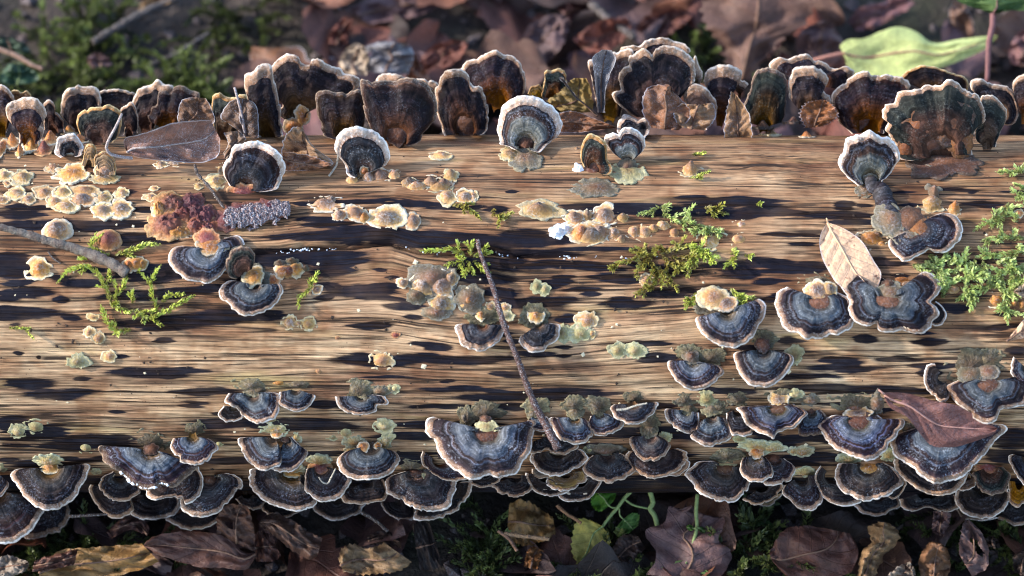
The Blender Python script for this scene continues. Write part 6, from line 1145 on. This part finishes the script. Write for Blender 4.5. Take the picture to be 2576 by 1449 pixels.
F_('C4', '1520,1280 1530,1150 1560,1030', '1620,1450 1740,1380 1740,1240 1690,1120 1600,1020', 'plumb', 'narrow leaf with black holes standing at the bottom right', 0.035, 0.9, seed=77, holes=((0.52, 0.0, 0.07, 0.3), (0.4, 0.35, 0.08, 0.3)))
F_('C4', '1230,1470 1220,1330 1290,1200 1380,1200', '1430,1470 1460,1380 1440,1260 1400,1210', 'rust', 'orange-tan curled leaf left of the narrow holed one', 0.026, 0.6, seed=78, cup=-0.006)
F_('C4', '960,1460 1060,1380 1150,1340', '1080,1500 1180,1460 1190,1400', 'pale', 'pale shrivelled leaf at the bottom right edge', 0.022, 0.4, seed=79)
F_('C4', '1330,960 1320,1100 1360,1140', '1460,970 1450,1060 1400,1150', 'plumb', 'small grey leaf hanging in shade under the wavy dark bracket', 0.04, 1.0, seed=80)
F_('C4', '1940,1420 1930,1300 2020,1240', '2040,1460 2080,1360 2080,1260', 'dark', 'black-brown leaf in the bottom right corner', 0.02, 0.5, seed=81)
F_('C4', '1750,1230 1720,1170 1780,1140', '1830,1240 1820,1190 1790,1150', 'dark', 'tiny dark leaf right of the narrow holed one', 0.03, 0.6, seed=82)

# ------------------------------------------------------------------ the seedlings in front of the log
def deep(off):                                           # a standing plane that faces the camera at a set distance
    P0 = AX + V * off
    return lambda q: (on_plane(q, P0, -V), -V)
def stem_part(root, tile, path, r0, r1, place, mat=STALKG, name='stem'):
    q = spline(px(tile, pts(path)), 18); S3 = np.array([place(p)[0] for p in q])
    v, f = tube(S3, np.linspace(r0, r1, 18), 7); return mesh(name, v, f, mat, None, root)
def blade_part(root, tile, left, right, style, place, seed, jag=6, wav=0.003):
    r = leaf_px(tile, left, right, style, None, place, wav=wav, seed=seed, ragged=0.6, jag=jag, na=44, nb=11, srad=0.0002, smat=STALKG)
    ch = list(r.children)
    for c in ch:
        if c.name.startswith('blade'):
            c.name = 'leaf'; c.parent = root; c.matrix_parent_inverse = INV(root); lf = c
    for c in ch:
        if c is not lf: c.parent = lf; c.matrix_parent_inverse = INV(root) if False else lf_inv(lf)
    bpy.data.objects.remove(r)
def lf_inv(o):
    from mathutils import Matrix
    return Matrix.Identity(4)
dp = deep(-0.004)
pl = thing('seedling', at_height(px('C3', (1040, 700)), 0.03), 'seedling with one yellowed and two small green toothed leaves, under the double-decker bracket', 'seedling')
stem_part(pl, 'C3', '1040,690 960,790 890,860 840,930 780,1000 725,1075', 0.0011, 0.0008, dp)
stem_part(pl, 'C3', '890,870 960,915 1070,940', 0.0006, 0.0005, dp)
stem_part(pl, 'C3', '1075,720 1080,800 1105,900 1080,940 1120,1000 1150,1130', 0.0013, 0.0013, dp)
stem_part(pl, 'C3', '850,940 855,990 880,1020', 0.0004, 0.0004, dp)
stem_part(pl, 'C3', '830,930 800,935 775,920', 0.0004, 0.0004, dp)
blade_part(pl, 'C3', '725,1075 640,1030 540,1020 500,1120 490,1260 530,1360', '725,1075 775,1150 780,1220 740,1330 690,1375 560,1368', 'yellow', dp, 91, 8)
blade_part(pl, 'C3', '775,920 700,965 640,910 645,820', '775,920 820,860 810,790 700,790', 'green', dp, 92, 5)
blade_part(pl, 'C3', '880,1020 830,1080 850,1130 920,1130', '880,1020 940,975 1000,990 990,1070', 'green', dp, 93, 5)
dp2 = deep(-0.012)
p2 = thing('seedling', at_height(px('C3', (1440, 840)), 0.03), 'slim seedling with a bright green leaf at the bottom edge', 'seedling')
stem_part(p2, 'C3', '1440,830 1430,960 1435,1090 1400,1220 1370,1325', 0.0010, 0.0009, dp2)
blade_part(p2, 'C3', '1370,1325 1200,1350 1140,1400 1180,1520', '1370,1325 1480,1380 1525,1450 1480,1540', 'bright', dp2, 94, 7)
blade_part(p2, 'C3', '1430,1090 1380,1060 1355,1075', '1430,1090 1390,1110 1360,1095', 'green', dp2, 95, 1)
blade_part(p2, 'C3', '1440,1080 1480,1080 1505,1115', '1440,1080 1460,1115 1495,1130', 'green', dp2, 96, 1)
p3 = thing('seedling', at_height(px('C3', (1840, 1110)), 0.03), 'dark green three-lobed leaf on a thin reddish stalk at the bottom right', 'seedling')
dp3 = deep(0.012)
stem_part(p3, 'C3', '1840,1110 1760,1210 1715,1320 1710,1430', 0.0006, 0.0006, dp3, STALK)
blade_part(p3, 'C3', '1840,1110 1790,1080 1760,1000', '1840,1110 1880,1060 1800,1000', 'green', dp3, 97, 4)
blade_part(p3, 'C3', '1840,1110 1900,1100 1990,1150 2050,1190', '1840,1110 1900,1030 1990,1040 2050,1170', 'green', dp3, 98, 4)

# ------------------------------------------------------------------ twigs lying on the ground
def gstick(tile, path, rad, mat, label, z): return stick(tile, path, rad, mat, label, place=flat(z), group='twigs on the ground')
gstick('A1', '700,320 900,200 1100,90 1350,-20', [0.0022, 0.0026, 0.0020], DARKW, 'long dark twig slanting up to the pale buff leaf, upper left', 0.012)
gstick('A1', '1150,480 1300,420 1450,330 1580,250', [0.0010, 0.0012], DARKW, 'thinner dark twig parallel below the long one', 0.008)
gstick('A1', '-20,365 120,420 240,490 320,520', [0.0014, 0.0014, 0.0012], wood_stick('stem_pinkish', (0.28, 0.17, 0.12), (0.2, 0.12, 0.09)), 'pinkish stalk leading to the ivy leaf', 0.055)
gstick('A3', '640,30 760,140 860,210 960,280', [0.0024, 0.0020], DARKW, 'dark twig lying over the red-brown leaves, top centre', 0.03)
gstick('C3', '-20,1130 140,1150 320,1170', [0.0012, 0.0010], wood_stick('twig_tan', (0.34, 0.2, 0.1), (0.24, 0.14, 0.08)), 'tan twig in the sunlit scrap at the bottom centre', 0.03)
gstick('C3', '380,915 440,970 520,1020 560,1050', [0.0010, 0.0008], wood_stick('twig_orange', (0.30, 0.16, 0.07), (0.22, 0.11, 0.06)), 'orange twig left of the yellowed seedling leaf', 0.03)
gstick('C2', '820,1050 920,1110 1010,1190', [0.0010, 0.0008], DARKW, 'dark twig in the shade below the shadowed bracket', 0.03)
gstick('C2', '1850,1190 1930,1250 1990,1340', [0.0009, 0.0009], STALK, 'thin brown stalk right of the bright moss column', 0.03)
gstick('C1', '520,1080 680,1070 840,1060', [0.0009, 0.0007], DARKW, 'thin twig under the left end of the ice-chipped clump', 0.035)

# ------------------------------------------------------------------ smaller litter
def rand_leaf(seed, kind):
    rng = np.random.default_rng(seed); na, nb = 18, 9; vs, al, ac = [], [], []
    ph = rng.random(4) * 6; bend = rng.normal() * 0.5; roll = rng.normal() * 0.6
    for i in range(na):
        t = i / (na - 1); w = 0.30 * math.sin(math.pi * t**0.8)**0.8 + 0.01
        if kind == 1: w *= 0.75 + 0.45 * abs(math.sin(t * 9.0 + ph[0]))
        if kind == 2: w *= 0.6
        for j in range(nb):
            b = -1 + 2 * j / (nb - 1)
            x = t - 0.5; y = b * w * (1 + 0.08 * math.sin(t * 23 + ph[1]))
            z = bend * 0.35 * (t - 0.5)**2 + roll * 0.5 * (abs(b) * w)**1.3 + 0.05 * math.sin(t * 6 + ph[2] + b * 1.5) + 0.03 * math.sin(t * 13 + b * 4 + ph[3])
            vs.append((x, y, z)); al.append(t); ac.append(b)
    me = bpy.data.meshes.new('dead_leaf'); me.from_pydata(vs, [], grid_faces(na, nb)); me.polygons.foreach_set('use_smooth', [True] * len(me.polygons))
    for k, a in (('along', al), ('across', ac)):
        at = me.attributes.new(k, 'FLOAT', 'POINT'); at.data.foreach_set('value', np.array(a, np.float32))
    return me
MS = []; MW = []
for i in range(14):
    me = rand_leaf(100 + i, i % 3)
    kd_ = ['plumb', 'umber', 'brown', 'dark', 'plumb', 'brown', 'umber', 'rust', 'dark', 'brown', 'plumb', 'umber', 'dark', 'brown'][i]; me.materials.append(LM[kd_]); MS.append((me, kd_))
    mw_ = me.copy(); kd_ = ['plumb', 'umber', 'brown', 'dark'][i % 4]; mw_.materials[0] = LM['shade_' + kd_]; MW.append((mw_, kd_))
HUE = {'plumb': 'purple-brown', 'umber': 'red-brown', 'brown': 'mid-brown', 'dark': 'blackish', 'rust': 'rust-coloured'}
def scatter(n, xr, yr, size, label, group, keep=None, seed=1, dz=0.014, pool=None):
    rng = np.random.default_rng(seed); k = 0
    while k < n:
        x = xr[0] + (xr[1] - xr[0]) * rng.random(); y = yr[0] + (yr[1] - yr[0]) * rng.random()
        if keep and not keep(x, y): continue
        me_, kd_ = (pool or MS)[int(rng.random() * len(MS))]; o = bpy.data.objects.new('dead_leaf', me_); COL.objects.link(o)
        s = size * (0.55 + 0.8 * rng.random()); o.scale = (s, s, s)
        o.location = (x, y, float(ground_z(x, y)) + 0.006 + dz * rng.random()); o.rotation_euler = (rng.normal() * 0.35, rng.normal() * 0.35, rng.random() * 6.28)
        tag(o, label % HUE[kd_], 'leaf', group % HUE[kd_]); k += 1
scatter(150, (-0.34, 0.36), (0.13, 0.44), 0.062, 'small curled %s dead leaf lying in the blurred litter behind the log', 'small %s dead leaves behind the log', lambda x, y: x > -0.14 or vn(x * 9, y * 9, 2) > 0.62, 1)
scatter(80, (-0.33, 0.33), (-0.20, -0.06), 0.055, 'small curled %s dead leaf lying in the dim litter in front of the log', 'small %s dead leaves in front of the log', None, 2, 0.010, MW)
# crumbs of soil, bark and leaf on the ground
DEB = plain_material('litter_crumbs', (0.075, 0.050, 0.046), 0.95, 0.85, 120, frost=0.25)
cen = []
for i in range(5200):
    x = -0.45 + 0.9 * RNG.random(); y = -0.28 + 0.85 * RNG.random()
    if -0.05 < y < 0.06: continue
    cen.append((np.array([x, y, float(ground_z(x, y)) + 0.001]), unit(np.array([RNG.normal() * 0.4, RNG.normal() * 0.4, 1.0]))))
o = crumbs('litter_crumbs', cen, 0.0012, 0.0060, DEB, None, 0.5)
tag(o, 'dark crumbs of soil, bark and rotted leaf covering the ground', 'litter')
